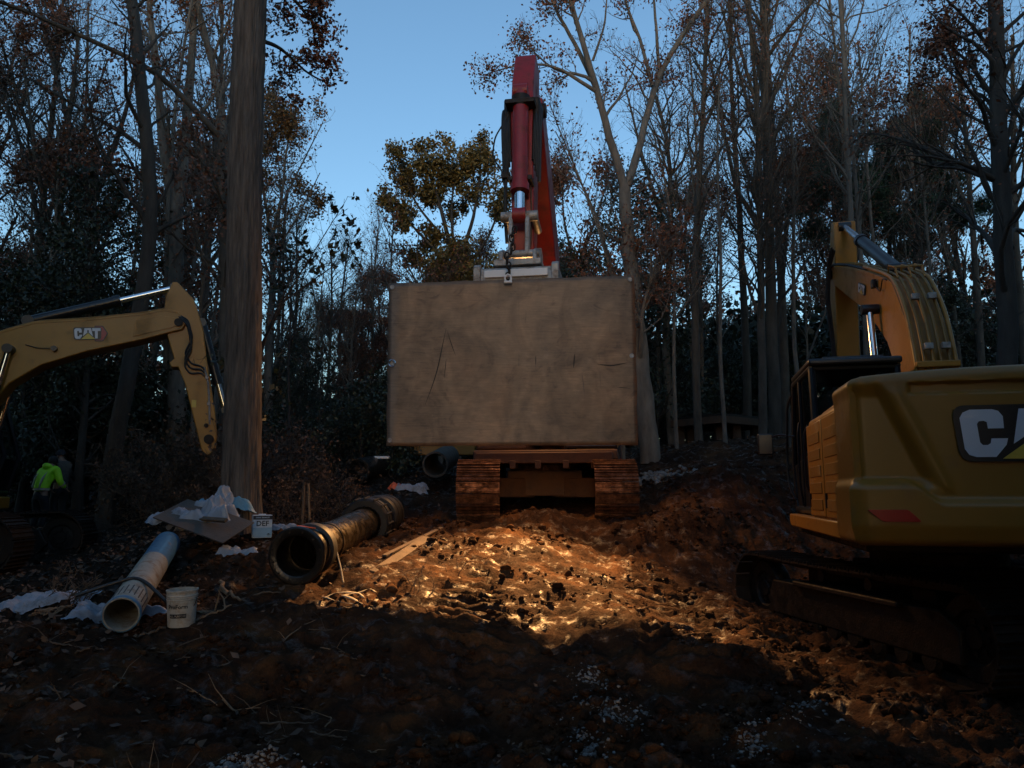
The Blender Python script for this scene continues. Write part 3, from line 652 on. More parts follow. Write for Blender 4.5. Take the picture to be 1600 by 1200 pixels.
# left side ---------------------------------------------------------
tree('tree', 'dark leaning trunk left of the big trunk, rising behind the left boom', [(px([(165,760),(180,700),(205,560),(232,420),(240,300),(225,150),(205,0),(195,-80)], 16), 0.26, 0.17)],
     dict(limbs=12, t0=0.45, L=0.22, leaves=1600, br=4, tw=4, up=0.2), 11, 'bark_dark', BR)
tree('tree', 'pale forked tree between the leaning trunk and the big trunk', [
     (px([(276,760),(277,560),(275,420),(275,330)], 20), 0.36, 0.27),
     (px([(275,335),(262,290),(255,240),(246,120),(232,0),(228,-60)], 20), 0.2, 0.09),
     (px([(275,335),(286,270),(289,220),(297,120),(305,0),(310,-60)], 20, [0,.2,.3,.5,.6,.6]), 0.22, 0.12),
     (px([(350,300),(352,205),(330,90),(308,10),(300,-60)], 20, [0.5]*5), 0.17, 0.11),
     (px([(289,200),(325,165),(345,130)], 20), 0.10, 0.04)],
     dict(limbs=30, t0=0.3, L=0.42, leaves=9000, br=7, tw=5, clump=1.0, lsize=0.09), 12, 'bark_grey', BR)
tree('tree', 'tree with a long limb slanting across the upper left corner', [
     (px([(352,640),(350,420),(346,215)], 17.5), 0.2, 0.13),
     (px([(346,215),(300,168),(250,112),(200,90),(110,48),(30,12),(-40,-10)], 17.5, [0,-.3,-.6,-.9,-1.2,-1.4,-1.5]), 0.11, 0.055)],
     dict(limbs=18, t0=0.3, L=0.36, leaves=3200, br=6, tw=5, up=0.15), 13, 'bark_mid', BR)
tree('tree', 'many-stemmed tree with rust-brown foliage at the upper left', [
     (px([(135,700),(138,480),(140,300),(150,230)], 22), 0.26, 0.18),
     (px([(140,330),(175,240),(205,150),(215,60)], 22), 0.14, 0.05),
     (px([(140,300),(110,200),(85,110),(60,0)], 22), 0.14, 0.05),
     (px([(130,420),(70,270),(30,160),(0,60)], 22, [0,.4,.6,.8]), 0.15, 0.05),
     (px([(80,460),(40,240),(10,170),(-40,60)], 22, [0,.4,.6,.8]), 0.12, 0.05)],
     dict(limbs=46, t0=0.2, L=0.42, leaves=22000, br=6, tw=6, lsize=0.10, lspread=0.14, clump=1.0, cfreq=0.6), 14, 'bark_dark', BR)
tree('tree', 'slim tree with an orange-brown crown just right of the big trunk', [
     (px([(420,700),(417,560),(430,400),(420,350)], 24), 0.2, 0.13),
     (px([(424,375),(442,300),(446,240),(460,180)], 24), 0.09, 0.03),
     (px([(422,360),(410,290),(405,230),(420,150)], 24, [0,.3,.4,.5]), 0.08, 0.03),
     (px([(428,400),(470,330),(500,270)], 24, [0,-.3,-.5]), 0.05, 0.02), (px([(440,320),(475,250),(505,190)], 24, [0,.3,.5]), 0.05, 0.02), (px([(432,390),(440,300),(430,210)], 24, [0,.6,.8]), 0.05, 0.02)],
     dict(limbs=40, t0=0.3, L=0.46, leaves=11000, br=6, tw=5, up=0.35, lsize=0.10, ltop=0.35, clump=0.9), 15, 'bark_grey', 'leaf_orange')
tree('young_tree', 'thin young tree with large dark leaves against the sky, right of the big trunk', [
     (px([(398,800),(400,640),(405,540),(440,470),(470,400)], 12.6), 0.05, 0.018),
     (px([(405,545),(455,450),(505,370),(530,330)], 12.6, [0,-.2,-.3,-.4]), 0.03, 0.008),
     (px([(430,480),(500,430),(565,385)], 12.6, [0,.2,.4]), 0.02, 0.006)],
     dict(limbs=16, t0=0.3, L=0.4, leaves=380, br=4, tw=3, lsize=0.12, lspread=0.05, up=0.15), 16, 'bark_dark', 'leaf_green')
tree('vine_tree', 'crooked vine-wrapped sapling near the forest edge, left of the plate', [
     (px([(452,720),(452,600),(446,560),(460,500),(447,470),(462,430),(452,390)], 15), 0.05, 0.02)],
     dict(limbs=12, t0=0.2, L=0.25, leaves=500, br=4, tw=4, lsize=0.09), 17, 'bark_dark', 'leaf_green')
# middle ------------------------------------------------------------
tree('oak_tree', 'leafy olive and orange oak left of the red excavator arm', [
     (px([(712,700),(715,520),(712,430),(705,380)], 27), 0.3, 0.2),
     (px([(705,390),(690,330),(672,270),(665,235)], 27), 0.13, 0.04),
     (px([(712,430),(740,340),(752,270),(750,235)], 27, [0,.6,1,1.2]), 0.13, 0.04),
     (px([(708,420),(660,370),(625,330),(608,318)], 27, [0,-.5,-1,-1.3]), 0.1, 0.03),
     (px([(712,440),(765,370),(785,310),(790,280)], 27, [0,-.4,-.8,-1]), 0.1, 0.03),
     (px([(700,380),(650,320),(630,270),(622,250)], 27, [0,.3,.6,.8]), 0.08, 0.03),(px([(708,380),(705,320),(712,270),(715,240)], 27, [0,.3,.6,.8]), 0.08, 0.03),
     (px([(712,450),(665,410),(640,395)], 27, [0,.8,1.2]), 0.07, 0.03),(px([(714,450),(770,420),(800,400)], 27, [0,.8,1.2]), 0.07, 0.03)],
     dict(limbs=64, t0=0.35, L=0.36, leaves=32000, br=6, tw=5, up=0.15, ang=0.95, lsize=0.13, lspread=0.15, clump=0.9, cfreq=1.7), 21, 'bark_dark', 'leaf_olive', cat='tree')
tree('tree', 'low bare tree with a few brown leaves behind the left top of the plate', [
     (px([(690,640),(668,470),(640,420),(600,350)], 24), 0.12, 0.02), (px([(668,470),(620,450),(560,425)], 24), 0.05, 0.015), (px([(672,470),(650,400),(655,360)], 24), 0.05, 0.015)],
     dict(limbs=18, t0=0.3, L=0.4, leaves=1500, br=6, tw=5), 22, 'bark_mid', BR)
tree('tree', 'rust-brown leafy tree just right of the red excavator arm', [
     (px([(905,700),(903,520),(900,420)], 31), 0.22, 0.15), (px([(900,430),(880,340),(878,270)], 31), 0.1, 0.03), (px([(900,430),(935,330),(950,280)], 31), 0.1, 0.03)],
     dict(limbs=36, t0=0.3, L=0.4, leaves=12000, br=6, tw=5, lsize=0.16, lspread=0.25, clump=0.95), 23, 'bark_dark', BR)
tree('tree', 'big pale forked tree spreading above the plate at its right end', [
     (px([(1016,715),(1004,600),(988,440),(978,350),(976,295)], 19), 0.36, 0.23),
     (px([(976,298),(966,262),(945,190),(928,120),(906,50),(890,0),(880,-50)], 19, [0,0,-.2,-.3,-.4,-.4,-.4]), 0.17, 0.07),
     (px([(976,298),(995,250),(1012,175),(1024,125),(1055,70),(1095,15),(1130,-40)], 19, [0,.2,.4,.4,.3,.2,.1]), 0.16, 0.07),
     (px([(930,142),(880,110),(850,98),(790,105),(755,118)], 19, [-.3,-.5,-.7,-.8,-.9]), 0.075, 0.015),
     (px([(930,135),(905,80),(870,20),(850,-40)], 19), 0.10, 0.04),
     (px([(1020,135),(1000,60),(975,0),(970,-50)], 19, [.4,.6,.8,.9]), 0.08, 0.035),
     (px([(1030,115),(1026,50),(1018,-40)], 19, [.4,.1,0]), 0.07, 0.035),
     (px([(926,95),(945,40),(950,-30)], 19, [-.4,-.8,-1]), 0.05, 0.02)],
     dict(limbs=46, t0=0.25, L=0.40, leaves=11000, br=7, tw=6, up=0.3, lsize=0.085, clump=0.8), 24, 'bark_grey', BR)
tree('tree', 'slender leaning stems in front of the forked pale tree, right of the red arm', [
     (px([(972,640),(965,450),(935,360),(905,270),(870,200),(858,160)], 20), 0.09, 0.02), (px([(965,450),(930,330),(885,240),(868,205)], 20, [0,.5,.6,.7]), 0.07, 0.02)],
     dict(limbs=18, t0=0.35, L=0.3, leaves=900, br=6, tw=5, up=0.4), 25, 'bark_grey', BR)
# right -------------------------------------------------------------
tree('tree', 'tall single trunk with crooked upper limbs left of the wooden platform', [
     (px([(1092,690),(1086,560),(1086,400),(1092,300),(1098,180),(1104,60),(1106,-40)], 22), 0.17, 0.08),
     (px([(1093,290),(1120,240),(1160,190),(1190,150)], 22, [0,.2,.3,.4]), 0.08, 0.03), (px([(1100,120),(1080,80),(1050,60)], 22), 0.05, 0.02)],
     dict(limbs=26, t0=0.4, L=0.26, leaves=2800, br=6, tw=5, up=0.3), 31, 'bark_mid', BR)
tree('bare_tree', 'tall tree whose bare limbs fan out at the top, right of centre', [
     (px([(1192,690),(1190,560),(1188,400),(1186,240),(1180,120)], 21), 0.17, 0.10),
     (px([(1186,200),(1200,110),(1195,20),(1200,-40)], 21), 0.09, 0.04), (px([(1184,170),(1160,90),(1140,0),(1130,-40)], 21), 0.08, 0.03),
     (px([(1188,190),(1230,110),(1262,20),(1275,-40)], 21, [0,.3,.5,.6]), 0.09, 0.03), (px([(1182,140),(1172,60),(1170,-40)], 21, [0,-.4,-.6]), 0.07, 0.03)],
     dict(limbs=46, t0=0.3, L=0.36, leaves=500, br=8, tw=6, up=0.55, ang=0.6), 32, 'bark_mid', BR)
tree('tree', 'twin dark trunk close behind the fan-topped tree', [
     (px([(1215,690),(1212,560),(1207,420),(1203,300),(1208,180)], 23.5), 0.15, 0.09), (px([(1212,520),(1225,420),(1232,320),(1250,220)], 23.5), 0.12, 0.05),
     (px([(1205,350),(1165,260),(1145,200)], 23.5), 0.07, 0.03)],
     dict(limbs=30, t0=0.35, L=0.34, leaves=7500, br=6, tw=5, lsize=0.10, lspread=0.15, clump=1.0), 33, 'bark_dark', BR)
tree('slender_tree', 'slender pale pole of a tree rising above the tip of the right yellow boom', [
     (px([(1345,690),(1330,450),(1322,330),(1316,180),(1310,120),(1296,0),(1290,-50)], 24), 0.13, 0.045), (px([(1316,170),(1318,80),(1317,-40)], 24), 0.06, 0.03)],
     dict(limbs=26, t0=0.35, L=0.24, leaves=150, br=6, tw=5, up=0.5, ang=0.5), 34, 'bark_grey', BR)
tree('slender_tree', 'slender darker pole of a tree just left of the pale one above the right boom', [
     (px([(1308,690),(1307,450),(1302,330),(1296,200),(1290,100)], 25), 0.10, 0.03)],
     dict(limbs=20, t0=0.4, L=0.26, leaves=150, br=6, tw=5, up=0.5, ang=0.5), 35, 'bark_dark', BR)
tree('tree', 'bare wide-branched tree between the pines and the dark trunk at the right edge', [
     (px([(1440,690),(1442,500),(1440,400),(1430,320)], 26), 0.16, 0.08), (px([(1435,330),(1400,250),(1395,150)], 26), 0.06, 0.02), (px([(1440,380),(1480,280),(1470,160),(1440,100)], 26), 0.07, 0.02)],
     dict(limbs=36, t0=0.25, L=0.42, leaves=1800, br=7, tw=6, up=0.3), 36, 'bark_dark', BR)
tree('tree', 'thick dark trunk at the right edge with brown leaves high up', [
     (px([(1578,700),(1574,550),(1568,400),(1562,250),(1558,120),(1556,0),(1555,-60)], 14.5), 0.27, 0.2),
     (px([(1566,250),(1585,170),(1620,120)], 14.5), 0.06, 0.03),
     (px([(1560,200),(1520,185),(1470,150),(1430,110)], 14.5, [0,.3,.5,.7]), 0.05, 0.015), (px([(1558,90),(1520,40),(1480,0),(1440,-40)], 14.5, [0,-.2,-.3,-.4]), 0.06, 0.02), (px([(1557,60),(1600,20),(1660,-30)], 14.5), 0.07, 0.03)],
     dict(limbs=30, t0=0.25, L=0.34, leaves=6500, br=6, tw=5, ltop=0.55, lsize=0.09, clump=0.9, up=0.1), 37, 'bark_dark', BR)
tree('tree', 'leaning dead pole propped among the trunks left of the right cab', [
     (px([(1232,660),(1262,560),(1300,460)], 18), 0.045, 0.03)], dict(limbs=3, t0=0.5, L=0.15, leaves=0, br=1, tw=1), 38, 'bark_mid')

# pines: tufts of needles ------------------------------------------------
def pine(label, pxs, Y, h0, seed, spread=1.9, nl=34):
    g = np.random.default_rng(seed); b = at(pxs[0], 690, Y); top = at(pxs[1], pxs[2], Y)
    b[2] = gz(b[0], b[1]); root = thing('pine_tree', label, 'pine tree', tuple(b), 'pines standing up among the bare trees on the right')
    SP = resample(np.array([b-b, (b+(top-b)*0.5-b)+[0.1,0,0], top-b]), 12)[None]; SR = np.linspace(0.2, 0.04, 12)[None]
    A, AR = grow(SP, SR, nl, h0, 5+spread, 1.35, 0.15, 0.12, 6, rr=0.4, rg=g)
    sc = (1.15-(A[:,0,2]/SP[0,-1,2]-h0)/(1-h0))[:,None,None]; A = A[:,:1]+(A-A[:,:1])*sc
    B, BR_ = grow(A, AR, nl*5, 0.3, 0.4, 0.7, 0.3, 0.15, 4, rg=g)
    v1,f1 = tubes(SP,SR,9); v2,f2 = tubes(A,AR,5); v3,f3 = tubes(B,BR_,3)
    np_obj('trunk', np.concatenate([v1,v2,v3]), np.concatenate([f1,f2+len(v1),f3+len(v1)+len(v2)]), 'bark_dark', root, True)
    E = np.concatenate([B[:,-1],B[:,-2],B[:,-3],A[:,-1]]); n = 60; C = np.repeat(E, n, 0)+g.normal(0,0.15,(len(E)*n,3))
    V, F = leaf_quads(C, 0.26, 0.13); np_obj('crown', V, F, 'leaf_pine', root)
pine('dark green pine above the tip of the right boom, the left pine', (1310,1306,165), 27, 0.60, 51, 2.1)
pine('dark green pine standing right of the other tall pine', (1432,1425,150), 29, 0.52, 52, 2.4, 40)
pine('small shaded pine low between the two tall pines', (1392,1385,235), 31, 0.6, 53, 2.0, 30)

# forest prototypes and copies ----------------------------------------------
PROTO = {}
def proto(kind, seed):
    g = np.random.default_rng(seed); r = g.random
    def st(h, lean, r0, r1, k=5):
        x = np.cumsum(g.normal(0, lean, k)); y = np.cumsum(g.normal(0, lean, k)); return [(x[i]-x[0], y[i]-y[0], h*i/(k-1)) for i in range(k)]
    if kind == 'bare':
        s = [(st(15+3*r(), .35, .17, .05), .17, .05)]; m = s[0][0][2]; s.append(([m, (m[0]+.8, m[1]+.3, m[2]+3), (m[0]+1.6, m[1]+.5, m[2]+7)], .09, .03))
        return s, dict(limbs=26, t0=.4, L=.28, leaves=500, br=6, tw=5, up=.4), 'bark_mid', BR
    if kind == 'slim':
        return [(st(12+3*r(), .25, .08, .03), .085, .03)], dict(limbs=20, t0=.35, L=.25, leaves=600, br=5, tw=4, up=.35), 'bark_grey', BR
    if kind == 'brown':
        s = [(st(12+3*r(), .4, .2, .06), .19, .05)]; m = s[0][0][2]; s.append(([m, (m[0]-1, m[1]+.3, m[2]+3), (m[0]-1.8, m[1], m[2]+6)], .1, .03))
        return s, dict(limbs=34, t0=.3, L=.34, leaves=12000, br=6, tw=5, lsize=.12, lspread=.18, clump=1.0), 'bark_dark', BR
    if kind == 'evergreen':
        return [(st(8+2*r(), .2, .12, .04), .13, .03)], dict(limbs=40, t0=.06, L=.30, ang=1.2, up=.1, leaves=9000, br=5, tw=3, lsize=.115, lspread=.2, clump=.95, cfreq=.7), 'bark_dark', 'leaf_green'
    if kind == 'dense':
        return [(st(8+2*r(), .2, .12, .04), .13, .03)], dict(limbs=44, t0=.04, L=.34, ang=1.25, up=.1, leaves=9000, br=4, tw=3, lsize=.30, lspread=.3), 'bark_dark', 'leaf_green'
    if kind == 'bush':
        return [(st(2.4, .2, .04, .02), .04, .015), (st(2.0, .35, .04, .02), .03, .012)], dict(limbs=22, t0=.05, L=.55, ang=1.0, up=.25, leaves=2600, br=5, tw=3, lsize=.10, lspread=.14), 'bark_dark', 'leaf_green'
    if kind == 'brush':
        return [(st(1.8, .2, .03, .02), .02, .008), (st(1.5, .4, .03, .02), .018, .008), (st(1.6, .5, .03, .02), .018, .008)], dict(limbs=26, t0=.05, L=.7, ang=.8, up=.3, leaves=700, br=5, tw=3, lsize=.09, lspread=.12), 'bark_mid', 'leaf_litter'
names = dict(bare='bare_tree', slim='slender_tree', brown='tree', evergreen='evergreen_tree', dense='evergreen_tree', bush='evergreen_bush', brush='undergrowth_shrub')
for kd, cnt in (('bare',3),('slim',3),('brown',3),('evergreen',3),('dense',2),('bush',2),('brush',2)):
    for q in range(cnt):
        s, par, bk, lf = proto(kd, 100+q*7+len(kd)); V, Fq, LV, LF = make_tree_mesh(s, par, 200+q*13+len(kd)*3, np.zeros(3))
        a = np_mesh('trunk', V, Fq, True); a.materials.append(MATS[bk]); c = np_mesh('crown', LV, LF); c.materials.append(MATS[lf])
        PROTO.setdefault(kd, []).append((a, c))
BINS = [(60,'at the left picture edge'),(160,'behind the left boom'),(250,'beside the leaning trunk'),(345,'just left of the big trunk'),(430,'just right of the big trunk'),
 (520,'midway between big trunk and plate'),(606,'next to the left edge of the plate'),(800,'behind the left half of the plate'),(1000,'behind the right half of the plate'),(1085,'just right of the plate'),
 (1205,'behind the low platform'),(1300,'above the right cab'),(1460,'behind the right boom'),(1555,'just left of the right edge trunk'),(99999,'at the right picture edge')]
def where(label, x, y):
    if y < 12: return label
    p = 800+1150*x/y; d = 'near row' if y < 22 else ('middle row' if y < 29 else 'far row')
    return label.split(' in the dark woods')[0].split(' in the woods between')[0].split(' at the foot')[0].split(' on the left woodland')[0].split(' between the big')[0].split(' on the bank')[0].split(' showing beside')[0].split(' behind the right top')[0]+', '+d+', '+next(t for b, t in BINS if p < b)
def put(kd, x, y, label, group, sc=1.0, q=None):
    if 'lit at the foot' not in label: label = where(label, x, y)
    a, c = PROTO[kd][random.randrange(len(PROTO[kd])) if q is None else q % len(PROTO[kd])]
    cat = {'bush':'bush','brush':'shrub'}.get(kd, 'tree')
    r = thing(names[kd], label, cat, (x, y, gz(x, y)-0.1), group, random.random()*6.28); r.scale = (sc, sc, sc*random.uniform(.92,1.1))
    for nm, me in (('trunk', a), ('crown', c)):
        o = bpy.data.objects.new(nm, me); link(o); o.parent = r
    return r
def row(kd, n, x0, x1, y0, y1, label, group, s0=.8, s1=1.2, minx=None):
    for _ in range(n):
        y = random.uniform(y0, y1); p = random.uniform(x0, x1); x = (p-800)/1150*y
        if minx is not None and abs(x) < minx: continue
        put(kd, x, y, label, group, random.uniform(s0, s1))
LW = 'in the dark woods left of the big trunk'; MW = 'in the woods between the big trunk and the plate'; RW = 'in the dark woods right of the plate'
row('evergreen', 10, -120, 340, 20, 32, 'dark evergreen tree '+LW, 'evergreens in the left woods', .55, .85)
row('evergreen', 4, -60, 220, 18, 20, 'dark evergreen tree '+LW, 'evergreens in the left woods', .7, .95)
row('brown', 6, -150, 330, 26, 36, 'brown-leaved tree '+LW, 'brown trees in the left woods', .8, 1.05)
row('bare', 7, -150, 400, 20, 34, 'bare-branched tree '+LW, 'bare trees in the left woods', .9, 1.2)
row('slim', 10, -60, 400, 17, 26, 'thin sapling trunk '+LW, 'thin trunks in the left woods', .7, 1.1)
row('brown', 10, 430, 640, 34, 46, 'hazy brown-leaved tree '+MW, 'brown trees in the middle woods', .5, .75)
row('bare', 7, 410, 620, 28, 44, 'bare-branched tree '+MW, 'bare trees in the middle woods', .55, .75)
row('slim', 8, 410, 610, 21, 34, 'thin sapling trunk '+MW, 'thin trunks in the middle woods', .5, .75)
row('evergreen', 12, 420, 640, 22, 36, 'low dark evergreen '+MW, 'evergreens in the middle woods', .35, .6)
row('brown', 5, 640, 860, 30, 40, 'brown tree showing beside the red excavator arm', 'brown trees behind the plate', .55, .72)
row('evergreen', 8, 860, 1060, 26, 38, 'dark evergreen behind the right top corner of the plate', 'evergreens behind the plate', .9, 1.1)
row('evergreen', 26, 1010, 1650, 29, 40, 'dark evergreen tree '+RW, 'evergreens in the right woods', .45, .85)
row('brown', 6, 1000, 1650, 28, 42, 'brown-leaved tree '+RW, 'brown trees in the right woods', .8, 1.15)
row('bare', 8, 1030, 1650, 22, 38, 'bare-branched tree '+RW, 'bare trees in the right woods', .85, 1.2)
row('slim', 16, 1030, 1560, 19, 30, 'thin pale sapling trunk '+RW, 'thin trunks in the right woods', .7, 1.15)
row('bush', 14, -60, 340, 20, 23, 'dark leafy bush at the foot of the left woods', 'bushes at the foot of the left woods', .8, 1.3)
row('bush', 12, 400, 620, 19, 26, 'dark leafy bush at the foot of the middle woods', 'bushes at the foot of the middle woods', .6, 1.0)
row('bush', 22, 1010, 1600, 29, 36, 'dark leafy bush at the foot of the right woods', 'bushes at the foot of the right woods', .8, 1.4)
row('brush', 12, 235, 345, 14.5, 18, 'twiggy brown undergrowth shrub on the left woodland floor', 'twiggy shrubs on the left woodland floor', .6, 1.0)
row('brush', 16, 395, 520, 14, 21, 'twiggy brown undergrowth shrub between the big trunk and the back pipes', 'twiggy shrubs behind the big trunk', .5, .9)
row('brush', 10, 1010, 1240, 28, 32, 'twiggy brown undergrowth shrub on the bank right of the plate', 'twiggy shrubs on the right bank', .5, .9)
for x_, y_ in ((-3.95,12.6),(-3.6,13.6),(-4.7,12.9)):
    put('brush', x_, y_, 'leafy twiggy shrub lit at the foot of the big trunk', 'shrubs at the foot of the big trunk', .45)

# unseen evergreens added behind and beside the camera to block sky light
def sky_block_ring(n, xr, yr, label, group, s0=1.5, s1=2.0):
    for _ in range(n): put('dense', random.uniform(*xr), random.uniform(*yr), label, group, random.uniform(s0, s1))
sky_block_ring(9, (-30, -6.5), (-24, -9), 'unseen dense evergreen added behind the camera to block sky light', 'added sky-blocking evergreens behind the camera')
sky_block_ring(13, (5.5, 30), (-22, -7), 'unseen dense evergreen added behind the camera to block sky light', 'added sky-blocking evergreens behind the camera')  # gap between both sides lets the low sun reach the plate
sky_block_ring(12, (17, 27), (-6, 11), 'unseen dense evergreen added right of the clearing to block sky light', 'added sky-blocking evergreens right of the clearing')
sky_block_ring(12, (-26, -14), (-6, 10), 'unseen dense evergreen added left of the clearing to block sky light', 'added sky-blocking evergreens left of the clearing')

# far wood closing the view (uncountable)
def far_wood():
    n = 330; ang = np.linspace(-0.95, 0.95, n)+rng.normal(0,.01,n); D = 46+30*rng.random(n); X = D*np.sin(ang)*1.1; Y = D*np.cos(ang)
    H = 8+4.5*rng.random(n); k = (X/Y > -0.33) & (X/Y < 0.02); H[k] *= 0.62
    Z = ground_h(X, Y)
    P = np.stack([np.stack([X+rng.normal(0,.3,n)*i/4, Y, Z+H*i/4], -1) for i in range(5)], 1); R = np.linspace(.22,.04,5)[None]*np.ones((n,1))
    A, AR = grow(P, R, n*7, .3, .3, .8, .3, .2, 5); B, BR2 = grow(A, AR, n*16, .2, .5, .8, .3, .2, 3)
    a,b = tubes(P,R,5); c,d = tubes(A,AR,3); e,f = tubes(B,np.maximum(BR2,.02),3)
    o = np_obj('distant_woods', np.concatenate([a,c,e]), np.concatenate([b,d+len(a),f+len(a)+len(c)]), 'bark_dark'); tag(o, 'far trunks and branches of the woods closing the view behind everything', 'woods', kind='stuff')
    m = 38000; k = rng.integers(0, len(B), m); C = B[k, rng.integers(0,3,m)]+rng.normal(0,.45,(m,3))
    V, F = leaf_quads(C, .42, .7); o = np_obj('distant_foliage', V, F, 'leaf_brown'); tag(o, 'far brown foliage of the woods closing the view behind everything', 'woods', kind='stuff')
    # low dark thicket at the wood's foot
    m = 90000; an = rng.uniform(-.95,.95,m); D = 34+14*rng.random(m); X = D*np.sin(an)*1.1; Y = D*np.cos(an)
    hh = 3.6+1.8*fbm(an*30, D*.2, 3)+3.2/(1+np.exp(-(an-.16)*25)); C = np.stack([X, Y, ground_h(X,Y)+hh*rng.random(m)**.8], -1)
    V, F = leaf_quads(C, .34, .7); o = np_obj('distant_thicket', V, F, 'leaf_green'); tag(o, 'dark evergreen thicket at the foot of the far woods', 'woods', kind='stuff')
far_wood()
# ------------------------------------------------------------------ excavators
def frame(x, y, z, heading, pitch=0.0):       # local x right, y forward, z up; heading degrees clockwise from +Y
    return Matrix.Translation((x,y,z)) @ Matrix.Rotation(-math.radians(heading), 4, 'Z') @ Matrix.Rotation(math.radians(pitch), 4, 'X')
def stadium(L, r, n):
    s = L-2*r; tot = 2*s+2*math.pi*r; out = []
    for i in range(n):
        d = tot*i/n
        if d < s: out.append((-s/2+d, 2*r, 0.0))                                   # top run, moving forward
        elif d < s+math.pi*r: a = (d-s)/r; out.append((s/2+r*math.sin(a), r+r*math.cos(a), -a))
        elif d < 2*s+math.pi*r: out.append((s/2-(d-s-math.pi*r), 0.0, -math.pi))
        else: a = (d-2*s-math.pi*r)/r; out.append((-s/2-r*math.sin(a), r-r*math.cos(a), -math.pi-a))
    return out, tot
def undercarriage(root, M, L, r, gauge, sw, m_shoe, m_frame, m_wheel):
    n = int(round((2*(L-2*r)+2*math.pi*r)/0.205)); path, tot = stadium(L, r, n); p = tot/n
    mb = MB(); h = sw/2
    mb.box(-h, h, -p*0.46, p*0.47, -0.012, 0.012)
    for q, hh in ((-0.40, 0.042), (-0.03, 0.036), (0.34, 0.036)):
        mb.prism([(q*p-0.011, 0.010), (q*p+0.011, 0.010), (q*p+0.006, hh), (q*p-0.006, hh)], -h, h)
    mb.box(-0.10, -0.05, -p*0.5, p*0.5, -0.085, -0.012); mb.box(0.05, 0.10, -p*0.5, p*0.5, -0.085, -0.012)
    proto_shoe = None
    for sx in (-1, 1):
        gx = sx*gauge/2
        for y, z, a in path:
            sag = -0.03*math.sin(math.pi*min(1,max(0,(y+L/2-r)/(L-2*r)))) if z > 1.9*r else 0
            Ml = M @ Matrix.Translation((gx, y, z+sag+random.uniform(-.003,.003))) @ Matrix.Rotation(a+random.uniform(-.02,.02), 4, 'X')
            if proto_shoe is None: proto_shoe = mb.build('track_shoe', m_shoe, root, Ml)
            else: copy_obj(proto_shoe, root, Ml)
        s = L/2-r
        f = MB().prism([(-s+.1, r-.28), (s-.35, r-.28), (s-.2, r-.1), (s-.35, r+.16), (-s+.35, r+.2), (-s+.1, r+.05)], gx-.17, gx+.17)
        f.box(gx-.24, gx+.24, -s*0.55, s*0.5, r+.14, r+.21)
        f.build('track_frame', m_frame, root, M, bevel=.02)
        for e, rr_ in ((-s, r-.06), (s, r-.08)):
            w = MB().lathe([(0.0,-.11),(.10,-.115),(.12,-.09),(rr_*.55,-.075),(rr_*.62,-.11),(rr_-.03,-.11),(rr_,-.07),(rr_,.07),(rr_-.03,.11),(rr_*.62,.11),(rr_*.55,.075),(.12,.09),(.10,.115),(0.0,.115)], 28, (gx,e,r), (1,0,0))
            wh = w.build('drive_sprocket' if e < 0 else 'idler_wheel', m_wheel, root, M, smooth=True)
            b = MB()
            for k in range(8):
                t = k*math.pi/4; c = Vector((gx, e+math.cos(t)*rr_*.36, r+math.sin(t)*rr_*.36))
                b.cyl(c-Vector((.105,0,0)), c+Vector((.105,0,0)), .028, 8)
            b.build('hub_bolt', 'track_dark', wh)
            b = None
        for k in range(8):
            y = -s+.55+(2*s-1.0)*k/7
            MB().lathe([(0,-.16),(.10,-.16),(.13,-.12),(.10,-.06),(.10,.06),(.13,.12),(.10,.16),(0,.16)], 16, (gx,y,.17), (1,0,0)).build('track_roller', m_wheel, root, M, smooth=True)
        for k in (-.45, .45):
            MB().lathe([(0,-.14),(.07,-.14),(.07,.14),(0,.14)], 12, (gx,k,2*r-.16), (1,0,0)).build('carrier_roller', m_wheel, root, M, smooth=True)
    g2 = gauge/2-.15
    c = MB().box(-g2+.35, g2-.35, -.75, .75, .45, .98)
    for sx in (-1,1):
        for sy in (-1,1): c.obox((sx*g2*.62, sy*.75, .62), (g2*.42, sy*sx*.28, 0), (-.03*sx*sy, .16, 0), (-.0,0,.2))
    c.build('carbody', m_frame, root, M, bevel=.03)
    MB().lathe([(0,.95),(.72,.95),(.74,1.0),(.74,1.12),(.66,1.13),(.66,1.22),(0,1.22)], 40).build('slew_ring', m_wheel, root, M, smooth=True)

